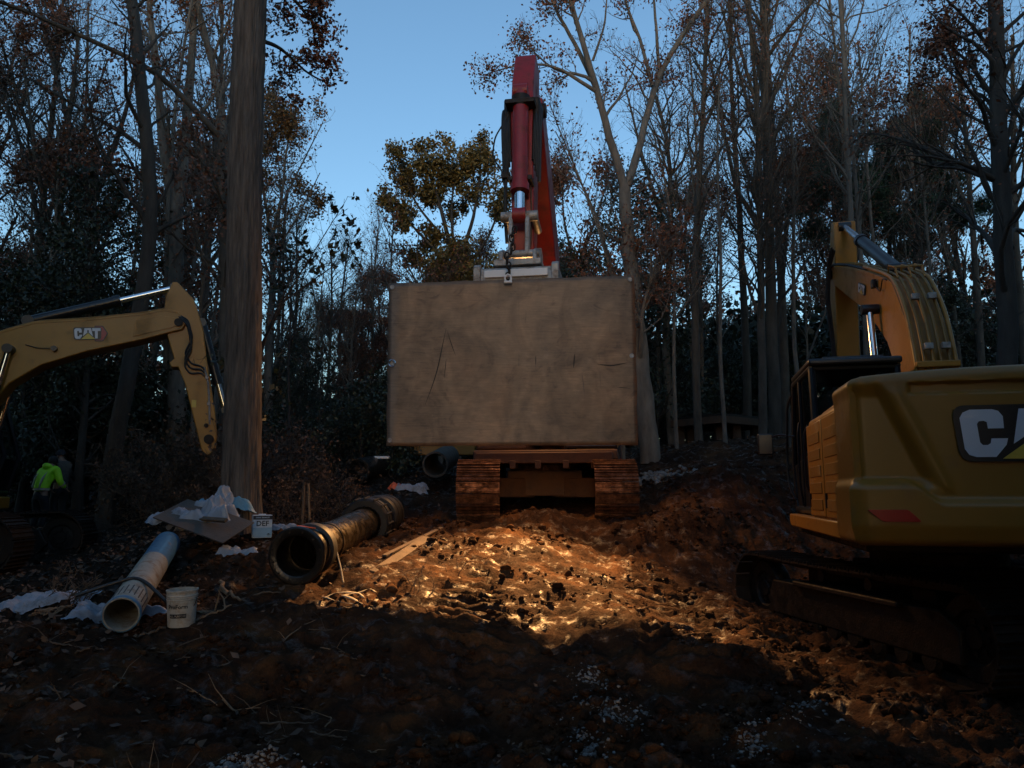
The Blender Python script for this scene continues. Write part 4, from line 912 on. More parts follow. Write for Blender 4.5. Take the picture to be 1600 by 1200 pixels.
def round_poly(pts, r, seg=5):
    out = []; n = len(pts)
    for i in range(n):
        p, a, b = Vector(pts[i]), Vector(pts[i-1]), Vector(pts[(i+1)%n]); rr = min(r, (a-p).length*.45, (b-p).length*.45)
        u = p+(a-p).normalized()*rr; w = p+(b-p).normalized()*rr
        for k in range(seg+1):
            t = k/seg; q = u*(1-t)**2+p*2*t*(1-t)+w*t*t; out.append((q.x, q.y))
    return out
def logo(root_part, M, W, hexa=False):
    """three block letters on a black shield, yellow triangle under the middle one. local x = reading direction, y = up, z = out; W = width of letters"""
    s = W/3.0; T = 0.003
    def pl(name, m, pts, z, r=0, par=root_part):
        mb = MB(); mb.prismz(round_poly(pts, r*s) if r else [(a, b) for a,b in pts], z, z+T); o = mb.build(name, m, par, M); return o
    S = lambda P: [(a*s, b*s) for a,b in P]
    if hexa:
        pl('emblem_hexagon', 'logo_black', S([(.75,-.78),(1.75,-.78),(2.35,0),(1.75,.78),(.75,.78)]), 0.001, .1)
        pl('emblem_hexagon', 'logo_red', S([(.85,-.68),(1.68,-.68),(2.2,0),(1.68,.68),(.85,.68)]), 0.0045, .08)
    pl('emblem_backing', 'logo_black', S([(-1.62,-.62),(1.62,-.62),(1.72,.62),(-1.72,.62)]) if not hexa else S([(-1.62,-.62),(1.5,-.62),(1.6,.62),(-1.72,.62)]), 0.008, .28)
    z = 0.0125; m = 'silver_print'
    # C
    pl('letter', m, [(a*s, b*s) for a,b in
        [(-.72,.10),(-.72,.36),(-.80,.48),(-.92,.52),(-1.36,.52),(-1.50,.46),(-1.57,.34),(-1.52,-.34),(-1.44,-.47),(-1.30,-.52),(-.92,-.52),(-.70,-.26),(-.66,-.12),(-.98,-.12),(-1.00,-.22),(-1.06,-.26),(-1.16,-.26),(-1.21,-.20),(-1.24,.20),(-1.20,.26),(-1.10,.27),(-1.04,.24),(-1.03,.10)]], z)
    # A (its foot is covered by the triangle)
    pl('letter', m, [(a*s, b*s) for a,b in [(-.56,-.24),(-.40,.52),(.36,.52),(.56,-.28),(.02,.16)]], z)
    pl('letter_counter', 'logo_black', [(a*s, b*s) for a,b in [(-.10,.18),(-.03,.36),(.05,.36),(.12,.18),(.02,.10)]], z+T+.001)
    # T
    pl('letter', m, [(a*s, b*s) for a,b in [(.50,.52),(1.46,.52),(1.46,.24),(1.14,.24),(1.12,-.5),(.82,-.5),(.80,.24),(.50,.24)]], z)
    pl('emblem_triangle', 'logo_yellow', [(a*s, b*s) for a,b in [(-.80,-.56),(.84,-.56),(.02,.04)]], z+T+.0015)

def hose(root, M, pts, r=.018, m='black_rubber', name='hose', sides=8):
    P = resample(np.array(pts, float), max(10, len(pts)*5)); return MB().tube([tuple(p) for p in P], r, sides).build(name, m, root, M, smooth=True)
def cylinder_part(root, M, p0, p1, split, rb, rr_, m_b='black_paint', name='hydraulic_cylinder'):
    p0, p1 = Vector(p0), Vector(p1); q = p0.lerp(p1, split); d = (p1-p0).normalized()
    mb = MB().cyl(p0, q, rb, 24); mb.cyl(q-d*.10, q+d*.03, rb*1.16, 24); mb.cyl(p0-Vector((.12,0,0)), p0+Vector((.12,0,0)), rb*1.0, 16)
    c = mb.build(name, m_b, root, M, smooth=True)
    MB().cyl(q, p1, rr_, 20).build('piston_rod', 'chrome', c, smooth=True)
    MB().cyl(p1-Vector((.11,0,0)), p1+Vector((.11,0,0)), rr_*1.5, 16).build('rod_eye', m_b, c, smooth=True)
    return c

# ============================== right machine (seen from behind)
RC = (5.13, 9.25); RZ = gz(5.13, 9.25)*0.5
RR = thing('excavator', 'yellow excavator in the right foreground seen from behind, its counterweight cut by the picture edge', 'excavator', (RC[0], RC[1], 0.0), 'yellow excavators')
Mt = frame(0.03,-.1,-0.02,-10); Mu = frame(0,0,0,13)
undercarriage(RR, Mt, 4.75, .475, 2.28, .62, 'track_dark', 'dark_steel', 'track_dark')
def counterweight():
    hw = 1.47; depth = 0.75; rc = .13
    per = []            # (x, y, nx, ny)
    for t in np.linspace(0,1,10)[:-1]: per.append((-hw, -3.2+depth-(depth-rc)*t, -1, 0))
    for t in np.linspace(0,1,9)[:-1]: a = t*math.pi/2; per.append((-hw+rc-rc*math.cos(a), -3.2+rc-rc*math.sin(a), -math.cos(a), -math.sin(a)))
    nf = 230
    for t in np.linspace(0,1,nf): per.append((-hw+rc+(2*hw-2*rc)*t, -3.2, 0, -1))
    n = len(per)
    for x,y,a,b in [p for p in per[:17]][::-1]: per.append((-x, y, -a, b))
    per = np.array(per); X0 = np.abs(per[:,0]); sgn = np.sign(per[:,0]+1e-9)
    zt = 2.80; zb = 1.33; nz = 130; ts = np.linspace(0,1,nz)
    V = np.zeros((nz, len(per), 3))
    def sst(a, b, x): t = np.clip((x-a)/(b-a), 0, 1); return t*t*(3-2*t)
    for i, t in enumerate(ts):
        z = zb+(zt-zb)*t + 0.07*t*(1-(X0/hw)**2)
        d = np.zeros(len(per))
        if True:
            ux = X0; face = (per[:,3] < -.5)
            # outer wing: set back behind a slanting crease
            xr = 0.76+(z-1.75)*0.42                 # crease line (x at height z)
            wing = sst(0.0, 0.10, ux-xr)
            d -= 0.075*wing*sst(1.80,1.92,z)*(1-sst(2.60,2.78,z)*.85)
            # ridge highlight beside the crease
            d += 0.018*np.exp(-((ux-xr+.05)/.05)**2)*sst(1.74,1.85,z)*(1-sst(2.62,2.74,z))
            # lower apron, proud, its upper edge steps down towards the middle
            ze = 1.90-0.17*sst(0,1,(1.06-ux)/0.28)
            d += 0.075*(1-sst(-.07,.02,z-ze))
            d -= 0.03*(1-sst(0,.16,z-1.36))
            # recessed strip near the top
            d -= 0.035*sst(0,.05,1.0-ux)*sst(2.62,2.645,z)*(1-sst(2.71,2.735,z))
            d *= np.where(face, 1, 0.25)
        # top and bottom rolls
        e = 0.10; k = max(0, 1-(zt+.04-z.mean())/e); roll = 0
        tt = np.clip((z-(zt+.07*(1-(X0/hw)**2)-e))/e, 0, 1); d -= 0.10*(1-np.sqrt(np.clip(1-tt*tt,0,1)))
        tb = np.clip((zb+.07-z)/.07, 0, 1); d -= 0.07*(1-np.sqrt(np.clip(1-tb*tb,0,1)))
        V[i,:,0] = per[:,0]+per[:,2]*d; V[i,:,1] = per[:,1]+per[:,3]*d; V[i,:,2] = z
    m, k = nz, len(per); idx_ = np.arange(m*k).reshape(m,k)
    F = np.stack([idx_[:-1,:-1], idx_[:-1,1:], idx_[1:,1:], idx_[1:,:-1]], -1).reshape(-1,4)
    vv = V.reshape(-1,3); extra = []; nb = len(vv)
    # top cap and bottom cap as strips between mirrored columns
    capF = []
    for j in range(k//2):
        a, b = j, k-1-j
        if b-a <= 1: break
        capF.append((idx_[-1,a], idx_[-1,a+1], idx_[-1,b-1], idx_[-1,b])); capF.append((idx_[0,b], idx_[0,b-1], idx_[0,a+1], idx_[0,a]))
    F = np.concatenate([F, np.array(capF)])
    o = np_obj('counterweight', vv, F, 'yellow_clean', RR, True); o.matrix_local = Mu; o.data.set_sharp_from_angle(angle=math.radians(50))
    return o
CW = counterweight()
logo(CW, Matrix.Translation((0.0,-3.212,2.275)) @ Matrix.Rotation(math.pi/2,4,'X'), 1.16)
for sx in (-1, 1):
    pts = round_poly([(sx*1.40,1.635),(sx*1.08,1.635),(sx*0.98,1.535),(sx*1.28,1.535)], .02)
    MB().prism([(-3.262,0),(-3.262,0)], 0, 0) if False else None
    mb = MB(); n_ = len(pts); mb.add([(x,-3.294,z) for x,z in pts]+[(x,-3.255,z) for x,z in pts], [tuple(range(n_)), tuple(range(n_,2*n_))[::-1]]+[(i,(i+1)%n_,n_+(i+1)%n_,n_+i) for i in range(n_)])
    mb.build('reflector', 'reflector_red', CW, bevel=.004)
# lifting-eye covers and bolts on top of the counterweight
for sx in (-1,1): MB().cyl((sx*.75,-2.9,2.82),(sx*.75,-2.9,2.87),.09,20).build('lifting_cap','yellow_clean',CW,smooth=True)
# house: side panels with louvres, hood, deck
hb = MB().box(-1.38,-.30,-2.5,-.42,1.45,2.68); hb.box(.35,1.38,-2.5,1.3,1.45,2.45); hb.box(-.30,.35,-2.5,-.1,1.45,2.55)
hb.build('engine_housing', 'yellow_paint', RR, Mu, bevel=.06, seg=3)
MB().prism([(-2.44,2.62),(-.5,2.62),(-.62,2.76),(-2.36,2.80)], -1.25, 1.2).build('engine_hood', 'yellow_paint', RR, Mu, bevel=.04, seg=3)
for (y0,y1) in ((-2.42,-1.48),(-1.44,-.46)):
    d = MB().box(-1.412,-1.378,y0,y1,1.52,2.60).build('side_door', 'yellow_paint', RR, Mu, bevel=.014)
    for k in range(5):
        z = 2.42-k*.19
        MB().prism([(y0+.12,z-.07),(y1-.12,z-.07),(y1-.12,z+.05),(y0+.12,z+.05)], -1.421, -1.411).build('louvre_panel', 'yellow_clean', d, bevel=.003)
    MB().box(-1.43,-1.412,y1-.12,y1-.07,1.62,1.78).build('door_latch', 'black_paint', d)
MB().prism([(-2.75,1.33),(1.15,1.33),(1.25,1.40),(1.25,1.50),(-2.75,1.50)], -1.44, -1.30).build('platform_skirt', 'yellow_paint', RR, Mu, bevel=.02)
MB().prism([(-2.75,1.33),(1.3,1.33),(1.4,1.40),(1.4,1.50),(-2.75,1.50)], 1.30, 1.44).build('platform_skirt', 'yellow_paint', RR, Mu, bevel=.02)
MB().box(-1.30,1.30,-2.7,1.5,1.24,1.44).build('swing_platform', 'dark_steel', RR, Mu, bevel=.02)
# cab
def cab(root, M, x0, x1, y0, y1, z0, z1):
    r = .045
    f = MB()
    for x in (x0, x1):
        f.tube([(x,y0,z0),(x,y0-.02,z0+.9),(x,y0+.03,z1-.05)], r, 8); f.tube([(x,y1-.15,z0),(x,y1+.02,z0+.75),(x,y1-.30,z1-.05)], r, 8)
        f.tube([(x,(y0+y1)/2+.12,z0),(x,(y0+y1)/2+.10,z1-.05)], r*.8, 8)
        f.tube([(x,y0,z1-.05),(x,y1-.3,z1-.05)], r, 8); f.tube([(x,y0,z0+.06),(x,y1-.12,z0+.06)], r*1.2, 8)
    for y, z in ((y0,z0+.06),(y0+.03,z1-.05),(y1-.3,z1-.05),(y1-.12,z0+.06)): f.tube([(x0,y,z),(x1,y,z)], r, 8)
    f.build('cab_frame', 'black_paint', root, M, smooth=True)
    w = MB().prism([(y0,z0+.05),(y1-.12,z0+.05),(y1,z0+.70),(y0,z0+.85)], x0-.012, x0+.03); w.prism([(y0,z0+.05),(y1-.12,z0+.05),(y1,z0+.70),(y0,z0+.85)], x1-.03, x1+.012); w.box(x0,x1,y0-.03,y0+.02,z0,z0+.95)
    w.build('cab_panel', 'black_paint', root, M, bevel=.02)
    MB().prismz([(x0-.05,y0-.08),(x1+.05,y0-.08),(x1+.05,y1-.22),(x0+.08,y1-.15),(x0-.05,y1-.4)], z1-.03, z1+.055).build('cab_roof', 'black_paint', root, M, bevel=.03, seg=3)
    MB().prismz([(x0+.15,y0+.08),(x1-.12,y0+.08),(x1-.12,y0+.7),(x0+.15,y0+.7)], z1+.056, z1+.10).build('roof_hatch', 'black_paint', root, M, bevel=.015)
    MB().box(x0+.04,x1-.04,y0+.0,y0+.012,z0+.97,z1-.1).build('rear_window', 'cab_glass', root, M)
    MB().prism([(y0+.05,z0+.9),((y0+y1)/2+.06,z0+.84),((y0+y1)/2+.06,z1-.1),(y0+.06,z1-.1)], x0-.004, x0+.004).build('side_window', 'cab_glass', root, M)
    MB().prism([((y0+y1)/2+.16,z0+.84),(y1-.02,z0+.78),(y1-.32,z1-.1),((y0+y1)/2+.14,z1-.1)], x0-.004, x0+.004).build('side_window', 'cab_glass', root, M)
    MB().prism([(y0+.05,z0+.9),(y1-.02,z0+.78),(y1-.32,z1-.1),(y0+.06,z1-.1)], x1-.004, x1+.004).build('side_window', 'cab_glass', root, M)
    MB().add([(x0+.04,y1-.01,z0+.75),(x1-.04,y1-.01,z0+.75),(x1-.04,y1-.30,z1-.1),(x0+.04,y1-.30,z1-.1)],[(0,1,2,3)]).build('windscreen', 'cab_glass', root, M)
    s = MB().box(x0+.28,x1-.24,y0+.45,y0+.95,z0+.45,z0+.58); s.box(x0+.28,x1-.24,y0+.38,y0+.50,z0+.55,z0+1.15); s.box(x0+.34,x1-.3,y0+.40,y0+.48,z0+1.18,z0+1.38)
    s.build('seat', 'dark_cloth', root, M, bevel=.05, seg=3)
cab(RR, Mu, -1.27, -.27, -.28, 1.58, 1.50, 3.42)
hose(RR, Mu, [(-1.33,.62,1.62),(-1.36,.62,1.9),(-1.36,.60,2.6),(-1.33,.6,2.75)], .016, 'black_paint', 'grab_rail')
hose(RR, Mu, [(-1.33,1.3,1.7),(-1.40,1.42,1.9),(-1.40,1.46,2.4),(-1.38,1.28,3.1),(-1.33,1.2,3.2)], .018, 'black_paint', 'grab_rail')
hose(RR, Mu, [(-1.33,-.15,1.75),(-1.39,-.14,1.85),(-1.39,-.12,2.55),(-1.33,-.12,2.65)], .016, 'black_paint', 'grab_rail')
hose(RR, Mu, [(-1.3,1.35,2.62),(-1.50,1.45,2.66),(-1.66,1.55,2.60)], .014, 'black_paint', 'mirror_arm')
MB().box(-1.80,-1.58,1.50,1.56,2.36,2.68).build('mirror', 'black_paint', RR, Mu, bevel=.02)
MB().box(-1.775,-1.605,1.492,1.499,2.60,2.655).build('mirror_glass', 'black_paint', RR, Mu)
# boom of the right machine
bx0, bx1 = .03, .47
prof = [(.02,1.75),(.0,2.6),(.05,3.41),(.25,4.01),(.50,4.38),(.78,4.72),(1.17,4.90),(2.2,5.32),(3.4,5.76),(4.62,6.12),(4.86,6.04),(4.90,5.90),(4.70,5.82),(3.72,5.34),(2.6,4.82),(1.73,4.30),(1.25,3.95),(.98,3.55),(.82,3.0),(.75,1.75)]
boomR = MB().prism(prof, bx0, bx1).build('boom', 'yellow_paint', RR, Mu, bevel=.018)
lp = MB()
for x in (bx0-.012, bx1-.012): lp.prism([(a-.012,b+.0) for a,b in prof[1:10]]+[(a+.03,b-.05) for a,b in prof[1:10][::-1]], x, x+.024)
lp.build('flange', 'yellow_paint', boomR, bevel=.004)
tp = [(-.05,2.5),(-.02,3.41),(.18,4.04),(.43,4.42),(.72,4.74),(1.15,4.94),(2.2,5.36)]
for k, x in enumerate((bx0-.01,.12,.22,.31,.41,bx1+.01)):
    o = hose(boomR, Matrix.Identity(4), [(x,a-.02,b+.02) for a,b in tp], .026 if k in (0,5) else .021, 'yellow_paint' if k in (0,2,5) else 'yellow_clean', 'hydraulic_pipe', 10)
for (a,b) in ((.02,3.62),(.37,4.36),(-.03,2.9)):
    for x in (.17,.37): MB().box(x-.05,x+.05,a-.11,a-.03,b-.03,b+.05).build('pipe_clamp','grey_steel',boomR,bevel=.006)
MB().box(bx0-.03,bx1+.03,-.13,-.02,3.35,3.43).build('pipe_clamp','yellow_paint',boomR,bevel=.01)
g_ = MB(); 
for x in (.08,.25,.42): g_.tube([(x,.66,4.74),(x,.74,4.92),(x,1.05,5.04),(x,1.12,4.92)], .013, 6)
g_.tube([(.06,.74,4.92),(.44,.74,4.92)], .012, 6); g_.tube([(.06,.9,4.98),(.44,.9,4.98)], .012, 6); g_.build('pipe_guard','yellow_paint',boomR,smooth=True)
Ml = Matrix.Translation((bx0-.006,2.42,5.08)) @ Matrix(((0,0,-1,0),(-1,0,0,0),(0,1,0,0),(0,0,0,1))) @ Matrix.Rotation(math.radians(-22),4,'Z')
logo(boomR, Ml, .42)
# boom cylinders either side
for sx, x in ((-1,-.10),(1,.62)):
    cylinder_part(RR, Mu, (x,1.25,1.75), (x,1.57,4.53), .52, .085, .052)
MB().cyl((-.20,1.57,4.53),(.72,1.57,4.53),.075,20).build('boom_pin','black_paint',RR,Mu,smooth=True)
MB().box(-.05,.015,1.50,1.60,4.85,4.98).build('work_lamp','black_paint',boomR,bevel=.01)
hose(boomR, Matrix.Identity(4), [(0.0,1.5,4.85),(-.02,1.2,4.7),(-.02,1.05,4.86),(0.01,.95,4.8)], .010)
hose(boomR, Matrix.Identity(4), [(.26,2.2,5.34),(.26,3.3,5.76),(.26,4.4,6.12),(.24,4.9,6.2)], .025,'yellow_paint','hydraulic_pipe')
hose(boomR, Matrix.Identity(4), [(.06,2.2,5.34),(.04,3.3,5.76),(.0,4.4,6.12),(-.02,4.9,6.1)], .025,'black_rubber')
# stick cylinder on the boom back, stick hanging down ahead
cylinder_part(RR, Mu, (.26,1.35,5.06), (.26,4.45,6.86), .62, .10, .062)
st = [(4.42,6.96),(4.62,7.02),(4.95,6.5),(5.25,6.2),(5.42,5.6),(5.35,4.4),(5.22,3.1),(5.02,2.95),(4.86,3.1),(4.78,4.6),(4.66,5.6),(4.45,6.3)]
stR = MB().prism(st, .06, .46).build('stick', 'yellow_paint', RR, Mu, bevel=.018)
for j, x in enumerate((-.02,.0,.03)):
    hose(stR, Matrix.Identity(4), [(x,4.3,6.42-.03*j),(x-.06,4.55,6.1),(x-.08,4.70,5.5),(x-.03,4.8,4.9),(x,4.86,4.4)], .02)
cylinder_part(RR, Mu, (.26,5.45,6.1), (.26,5.75,3.6), .6, .085, .05)
MB().cyl((-.02,4.74,6.02),(.54,4.74,6.02),.10,20).build('stick_pin','dark_steel',RR,Mu,smooth=True)
def bucket(root, M, x0, x1, c, rot, m='dark_steel', R=.62):
    # curved shell with side plates and teeth; c=(y,z) pivot, rot radians
    pr = [(0,0),(.25,.10),(.62,.02),(.92,-.22),(1.08,-.58),(1.02,-.92),(.80,-1.12)]; cs, sn = math.cos(rot), math.sin(rot)
    Q = lambda p: (c[0]+p[0]*cs-p[1]*sn, c[1]+p[0]*sn+p[1]*cs)
    outer = [Q(p) for p in pr]; inner = [Q((p[0]-.03, p[1]-.03)) for p in pr]
    b = MB().prism(outer+inner[::-1], x0, x1)
    side = [Q(p) for p in pr]+[Q((.02,-.55))]
    b.prism(side, x0-.02, x0+.015); b.prism(side, x1-.015, x1+.02)
    o = b.build('bucket', m, root, M, bevel=.008)
    for k in range(5):
        x = x0+(x1-x0)*(k+.5)/5; t = MB(); a = Q((.82,-1.10)); e = Q((.62,-1.30)); t.cyl((x,a[0],a[1]),(x,e[0],e[1]),.05,6,.015); t.build('tooth', m, o)
    return o
bucket(RR, Mu, -.35, .85, (5.05,3.0), math.radians(-150))

# ============================== left machine (boom reaches in from the left)
LO = (-6.43, 14.0); LH = 70
dv = (math.sin(math.radians(LH)), math.cos(math.radians(LH)))
LC = (LO[0]-4.05*dv[0]-.25*math.cos(math.radians(LH)), LO[1]-4.05*dv[1]+.25*math.sin(math.radians(LH)))
LZ = 0.42
LR = thing('excavator', 'yellow excavator on the left, boom arching to the big trunk, body outside the picture', 'excavator', (LC[0], LC[1], LZ), 'yellow excavators')
undercarriage(LR, frame(0,0,0.03,84,1.5), 4.9, .475, 2.3, .62, 'track_dark', 'dark_steel', 'track_dark')
MuL = frame(0,0,-LZ,LH)                  # heights given from world zero
o4 = 4.05
P_ = lambda pts: [(a+o4, b) for a, b in pts]
bL = [(-4.35,1.75),(-4.30,2.3),(-3.75,3.4),(-3.3,4.25),(-2.98,4.60),(-2.4,4.85),(-1.58,4.97),(-.65,5.16),(-.30,5.27),(-.06,5.24),(.10,5.06),(.04,4.90),(-.09,4.86),(-.65,4.65),(-1.54,4.37),(-2.24,4.07),(-2.69,3.72),(-2.95,3.30),(-3.35,2.5),(-3.95,1.75)]
boomL = MB().prism(P_(bL), 0.0, .50).build('boom', 'yellow_paint', LR, MuL, bevel=.02)
lp = MB()
for x in (-.008,.484): lp.prism(P_([(a,b+.012) for a,b in bL[2:10]]+[(a,b-.03) for a,b in bL[2:10][::-1]]), x, x+.024)
lp.build('flange', 'yellow_paint', boomL, bevel=.004)
MB().prism(P_([(-.80,4.70),(-.78,5.02),(-.35,5.14),(-.1,5.12),(-.02,5.0),(-.16,4.92)]), .50, .514).build('reinforcing_plate', 'yellow_paint', boomL, bevel=.004)
MB().cyl((-.05,-.04+o4,5.03),(.56,-.04+o4,5.03),.075,20).build('stick_pin','dark_steel',boomL,smooth=True)
MB().cyl((-.08,-2.73+o4,4.31),(.60,-2.73+o4,4.31),.085,20).build('boom_pin','black_paint',boomL,smooth=True)
for k in range(4):
    x = .08+.11*k
    hose(boomL, Matrix.Identity(4), [(x,a+o4,b+.03+.01*(k%2)) for a,b in bL[2:9]], .018, 'yellow_clean' if k%2 else 'black_rubber', 'hydraulic_pipe')
Mlog = Matrix.Translation((.506, -1.54+o4, 4.70)) @ Matrix(((0,0,1,0),(1,0,0,0),(0,1,0,0),(0,0,0,1))) @ Matrix.Rotation(math.radians(5),4,'Z') @ Matrix.Diagonal((1,1.35,1,1))
logo(boomL, Mlog, .42, True)
MB().cyl((.50,-2.05+o4,4.38),(.58,-2.05+o4,4.38),.05,14).build('hose_port','black_paint',boomL,smooth=True)
hose(boomL, Matrix.Identity(4), [(.53,-2.5+o4,4.42),(.53,-2.3+o4,4.37),(.54,-2.1+o4,4.38)], .008)
sL = [(-.20,5.84),(-.12,5.85),(.20,5.53),(.40,4.95),(.50,4.35),(.70,3.36),(.76,2.9),(.74,2.58),(.60,2.50),(.50,2.62),(.14,3.86),(.0,4.18),(-.12,4.17),(-.16,4.26),(-.08,4.34),(-.22,4.75),(-.32,5.10),(-.30,5.55)]
stL = MB().prism(P_(sL), .06, .44).build('stick', 'yellow_paint', LR, MuL, bevel=.018)
cylinder_part(LR, MuL, (.25,-2.55+o4,4.90), (.25,-.17+o4,5.77), .60, .10, .058)
cylinder_part(LR, MuL, (.25,.36+o4,5.1), (.25,.88+o4,3.4), .68, .085, .05)
for dx in (-.10,.60):
    cylinder_part(LR, MuL, (dx,-3.15+o4,1.75), (dx,-2.73+o4,4.31), .45, .085, .055)
for k in range(3):
    hose(stL, Matrix.Identity(4), [(.46,-.12+o4,5.22),(.50+.02*k,.12+o4,5.10-.05*k),(.50,.22+o4,4.75-.1*k),(.48,.10+o4,4.45-.12*k),(.47,.22+o4,4.25-.10*k),(.46,.42+o4,4.22-.06*k),(.46,.47+o4,4.15-.06*k)], .018, 'black_rubber')
hose(stL, Matrix.Identity(4), [(.46,.46+o4,4.2),(.46,.55+o4,3.9),(.46,.60+o4,3.4),(.46,.62+o4,3.1)], .018, 'grey_steel', 'hydraulic_pipe')
for z, y in ((4.0,.52),(3.5,.58)): MB().box(.44,.49,y+o4-.03,y+o4+.03,z-.03,z+.03).build('pipe_clamp','grey_steel',stL,bevel=.005)
MB().cyl((.44,.56+o4,3.08),(.49,.56+o4,3.08),.04,12).build('pipe_elbow','dark_steel',stL,smooth=True)
MB().box(.441,.446,.28+o4,.36+o4,3.42,3.56).build('warning_decal','logo_yellow',stL)
MB().cyl((.02,.62+o4,2.82),(.48,.62+o4,2.82),.09,20).build('link_pin','dark_steel',stL,smooth=True)
bucket(LR, MuL, -.3, .8, (.72+o4,2.62), math.radians(-8), 'dark_steel')
hbL = MB().box(-1.3,-.3,-2.4,.1,1.72,2.7+.3); hbL.box(.35,1.3,-2.4,.9,1.72,2.6+.3); hbL.box(-.3,.35,-2.4,-.2,1.72,2.7); hbL.build('engine_housing','yellow_paint',LR,MuL,bevel=.08,seg=3)
MB().prism([(-3.1,1.75),(-2.45,1.75),(-2.45,2.95),(-3.0,2.95),(-3.15,2.7)], -1.35, 1.35).build('counterweight','yellow_paint',LR,MuL,bevel=.08,seg=3)
MB().box(-1.3,1.3,-2.6,1.1,1.5,1.74).build('swing_platform','yellow_paint',LR,MuL,bevel=.03)
MB().box(.62,1.38,.35,1.16,1.62,2.0).build('step_box','yellow_paint',LR,MuL,bevel=.05,seg=3)
MB().prism([(.2,2.0),(1.12,2.0),(1.10,2.25),(.95,2.45),(.2,2.5)], .68, 1.34).build('tool_locker','yellow_paint',LR,MuL,bevel=.06,seg=3)
cab(LR, MuL, -1.30, -.34, -.3, 1.15, 1.75, 3.6)

# ============================== centre machine (red arm, holding the plate)
CC = (0.92, 16.38); CZ = 1.28
CR = thing('excavator', 'red-armed crawler excavator in the centre facing the camera, holding up the steel plate', 'excavator', (CC[0], CC[1], CZ))
undercarriage(CR, frame(-.23,-.30,.02,181), 5.0, .55, 2.55, .80, 'track_steel', 'rusty_frame', 'track_steel')
MuC = frame(0,0,-CZ,189.2)
MB().box(-1.45,1.45,-2.6,1.75,2.46,2.66).build('swing_platform','rusty_frame',CR,MuC,bevel=.03)
hb = MB().box(.35,1.45,-2.4,1.5,2.66,3.6); hb.box(-1.45,-.35,-2.4,-.3,2.66,3.8); hb.box(-.35,.35,-2.4,-.2,2.66,3.7); hb.build('engine_housing','rusty_frame',CR,MuC,bevel=.06)
MB().prism([(-3.3,2.6),(-2.45,2.6),(-2.45,3.8),(-3.1,3.8),(-3.35,3.5)], -1.45, 1.45).build('counterweight','red_paint',CR,MuC,bevel=.08,seg=3)
cab(CR, MuC, -1.40, -.42, -.2, 1.6, 2.68, 4.45)
# heavy front frame under the plate: cross beam, hanging mud flaps
MB().box(-1.35,1.35,1.76,1.98,2.38,2.60).build('front_beam','rusty_frame',CR,MuC,bevel=.02)
for x in (-1.0,-.45,.1,.6,1.1): MB().box(x-.06,x+.06,1.60,1.99,2.28,2.44).build('bracket','rusty_frame',CR,MuC,bevel=.01)
bC = [(.25,2.9),(.1,3.5),(.35,5.0),(.75,6.3),(1.25,7.05),(2.4,8.0),(3.75,8.95),(4.05,8.85),(4.05,8.45),(3.2,7.6),(2.2,6.75),(1.55,6.1),(1.2,5.2),(1.0,4.0),(.85,2.9)]
boomC = MB().prism(bC, -.28, .28).build('boom','red_paint',CR,MuC,bevel=.02)
sC = [(3.72,9.55),(4.22,9.60),(4.58,8.9),(4.72,8.2),(4.66,7.0),(4.62,6.0),(4.55,5.72),(4.35,5.72),(4.18,6.1),(4.0,7.4),(3.85,8.4)]
stC = MB().prism(sC, -.19, .19).build('stick','red_paint',CR,MuC,bevel=.02)
MB().cyl((-.34,4.0,8.62),(.34,4.0,8.62),.13,20).build('stick_pin','dark_steel',stC,smooth=True)
cb = cylinder_part(CR, MuC, (0,4.80,8.55), (0,4.98,6.28), .80, .135, .085, 'red_paint')
MB().cyl((0,4.80,8.45),(0,4.805,8.25),.16,20).build('gland','dark_steel',cb,smooth=True)
for (z,w) in ((8.32,.25),(6.95,.2)):
    MB().box(-w,w,4.6,4.97,z-.05,z+.03).build('cylinder_bracket','dark_steel',cb,bevel=.01)
# hose bundles on both sides of the stick
for sx in (-1,1):
    for k in range(5):
        x = sx*(.20+.025*k); top = 8.45+random.uniform(-.05,.1)
        hose(stC, Matrix.Identity(4), [(x*.9,4.1,8.0+.1*k),(x*1.05,4.45,top),(x*1.1,4.66,top-.1),(x*1.08,4.74,7.9),(x*.98,4.72,7.35-.1*k)], .03, 'black_rubber')
    MB().box(sx*.255-.055,sx*.255+.055,4.4,4.72,7.8,8.5).build('hose_guard','dark_steel',stC,bevel=.03)
hose(stC, Matrix.Identity(4), [(.24,4.72,7.6),(.27,4.76,6.9),(.27,4.78,6.3),(.25,4.74,5.9)], .028, 'black_rubber')
hose(stC, Matrix.Identity(4), [(.22,4.72,8.2),(.46,4.74,7.8),(.50,4.76,7.45),(.30,4.74,7.1)], .014, 'black_rubber')
hose(stC, Matrix.Identity(4), [(-.15,4.72,7.0),(-.17,4.76,6.2),(-.15,4.8,5.8)], .012, 'rusty_frame')
MB().box(.20,.34,4.66,4.82,7.02,7.12).build('hose_clamp','dark_steel',stC,bevel=.01)
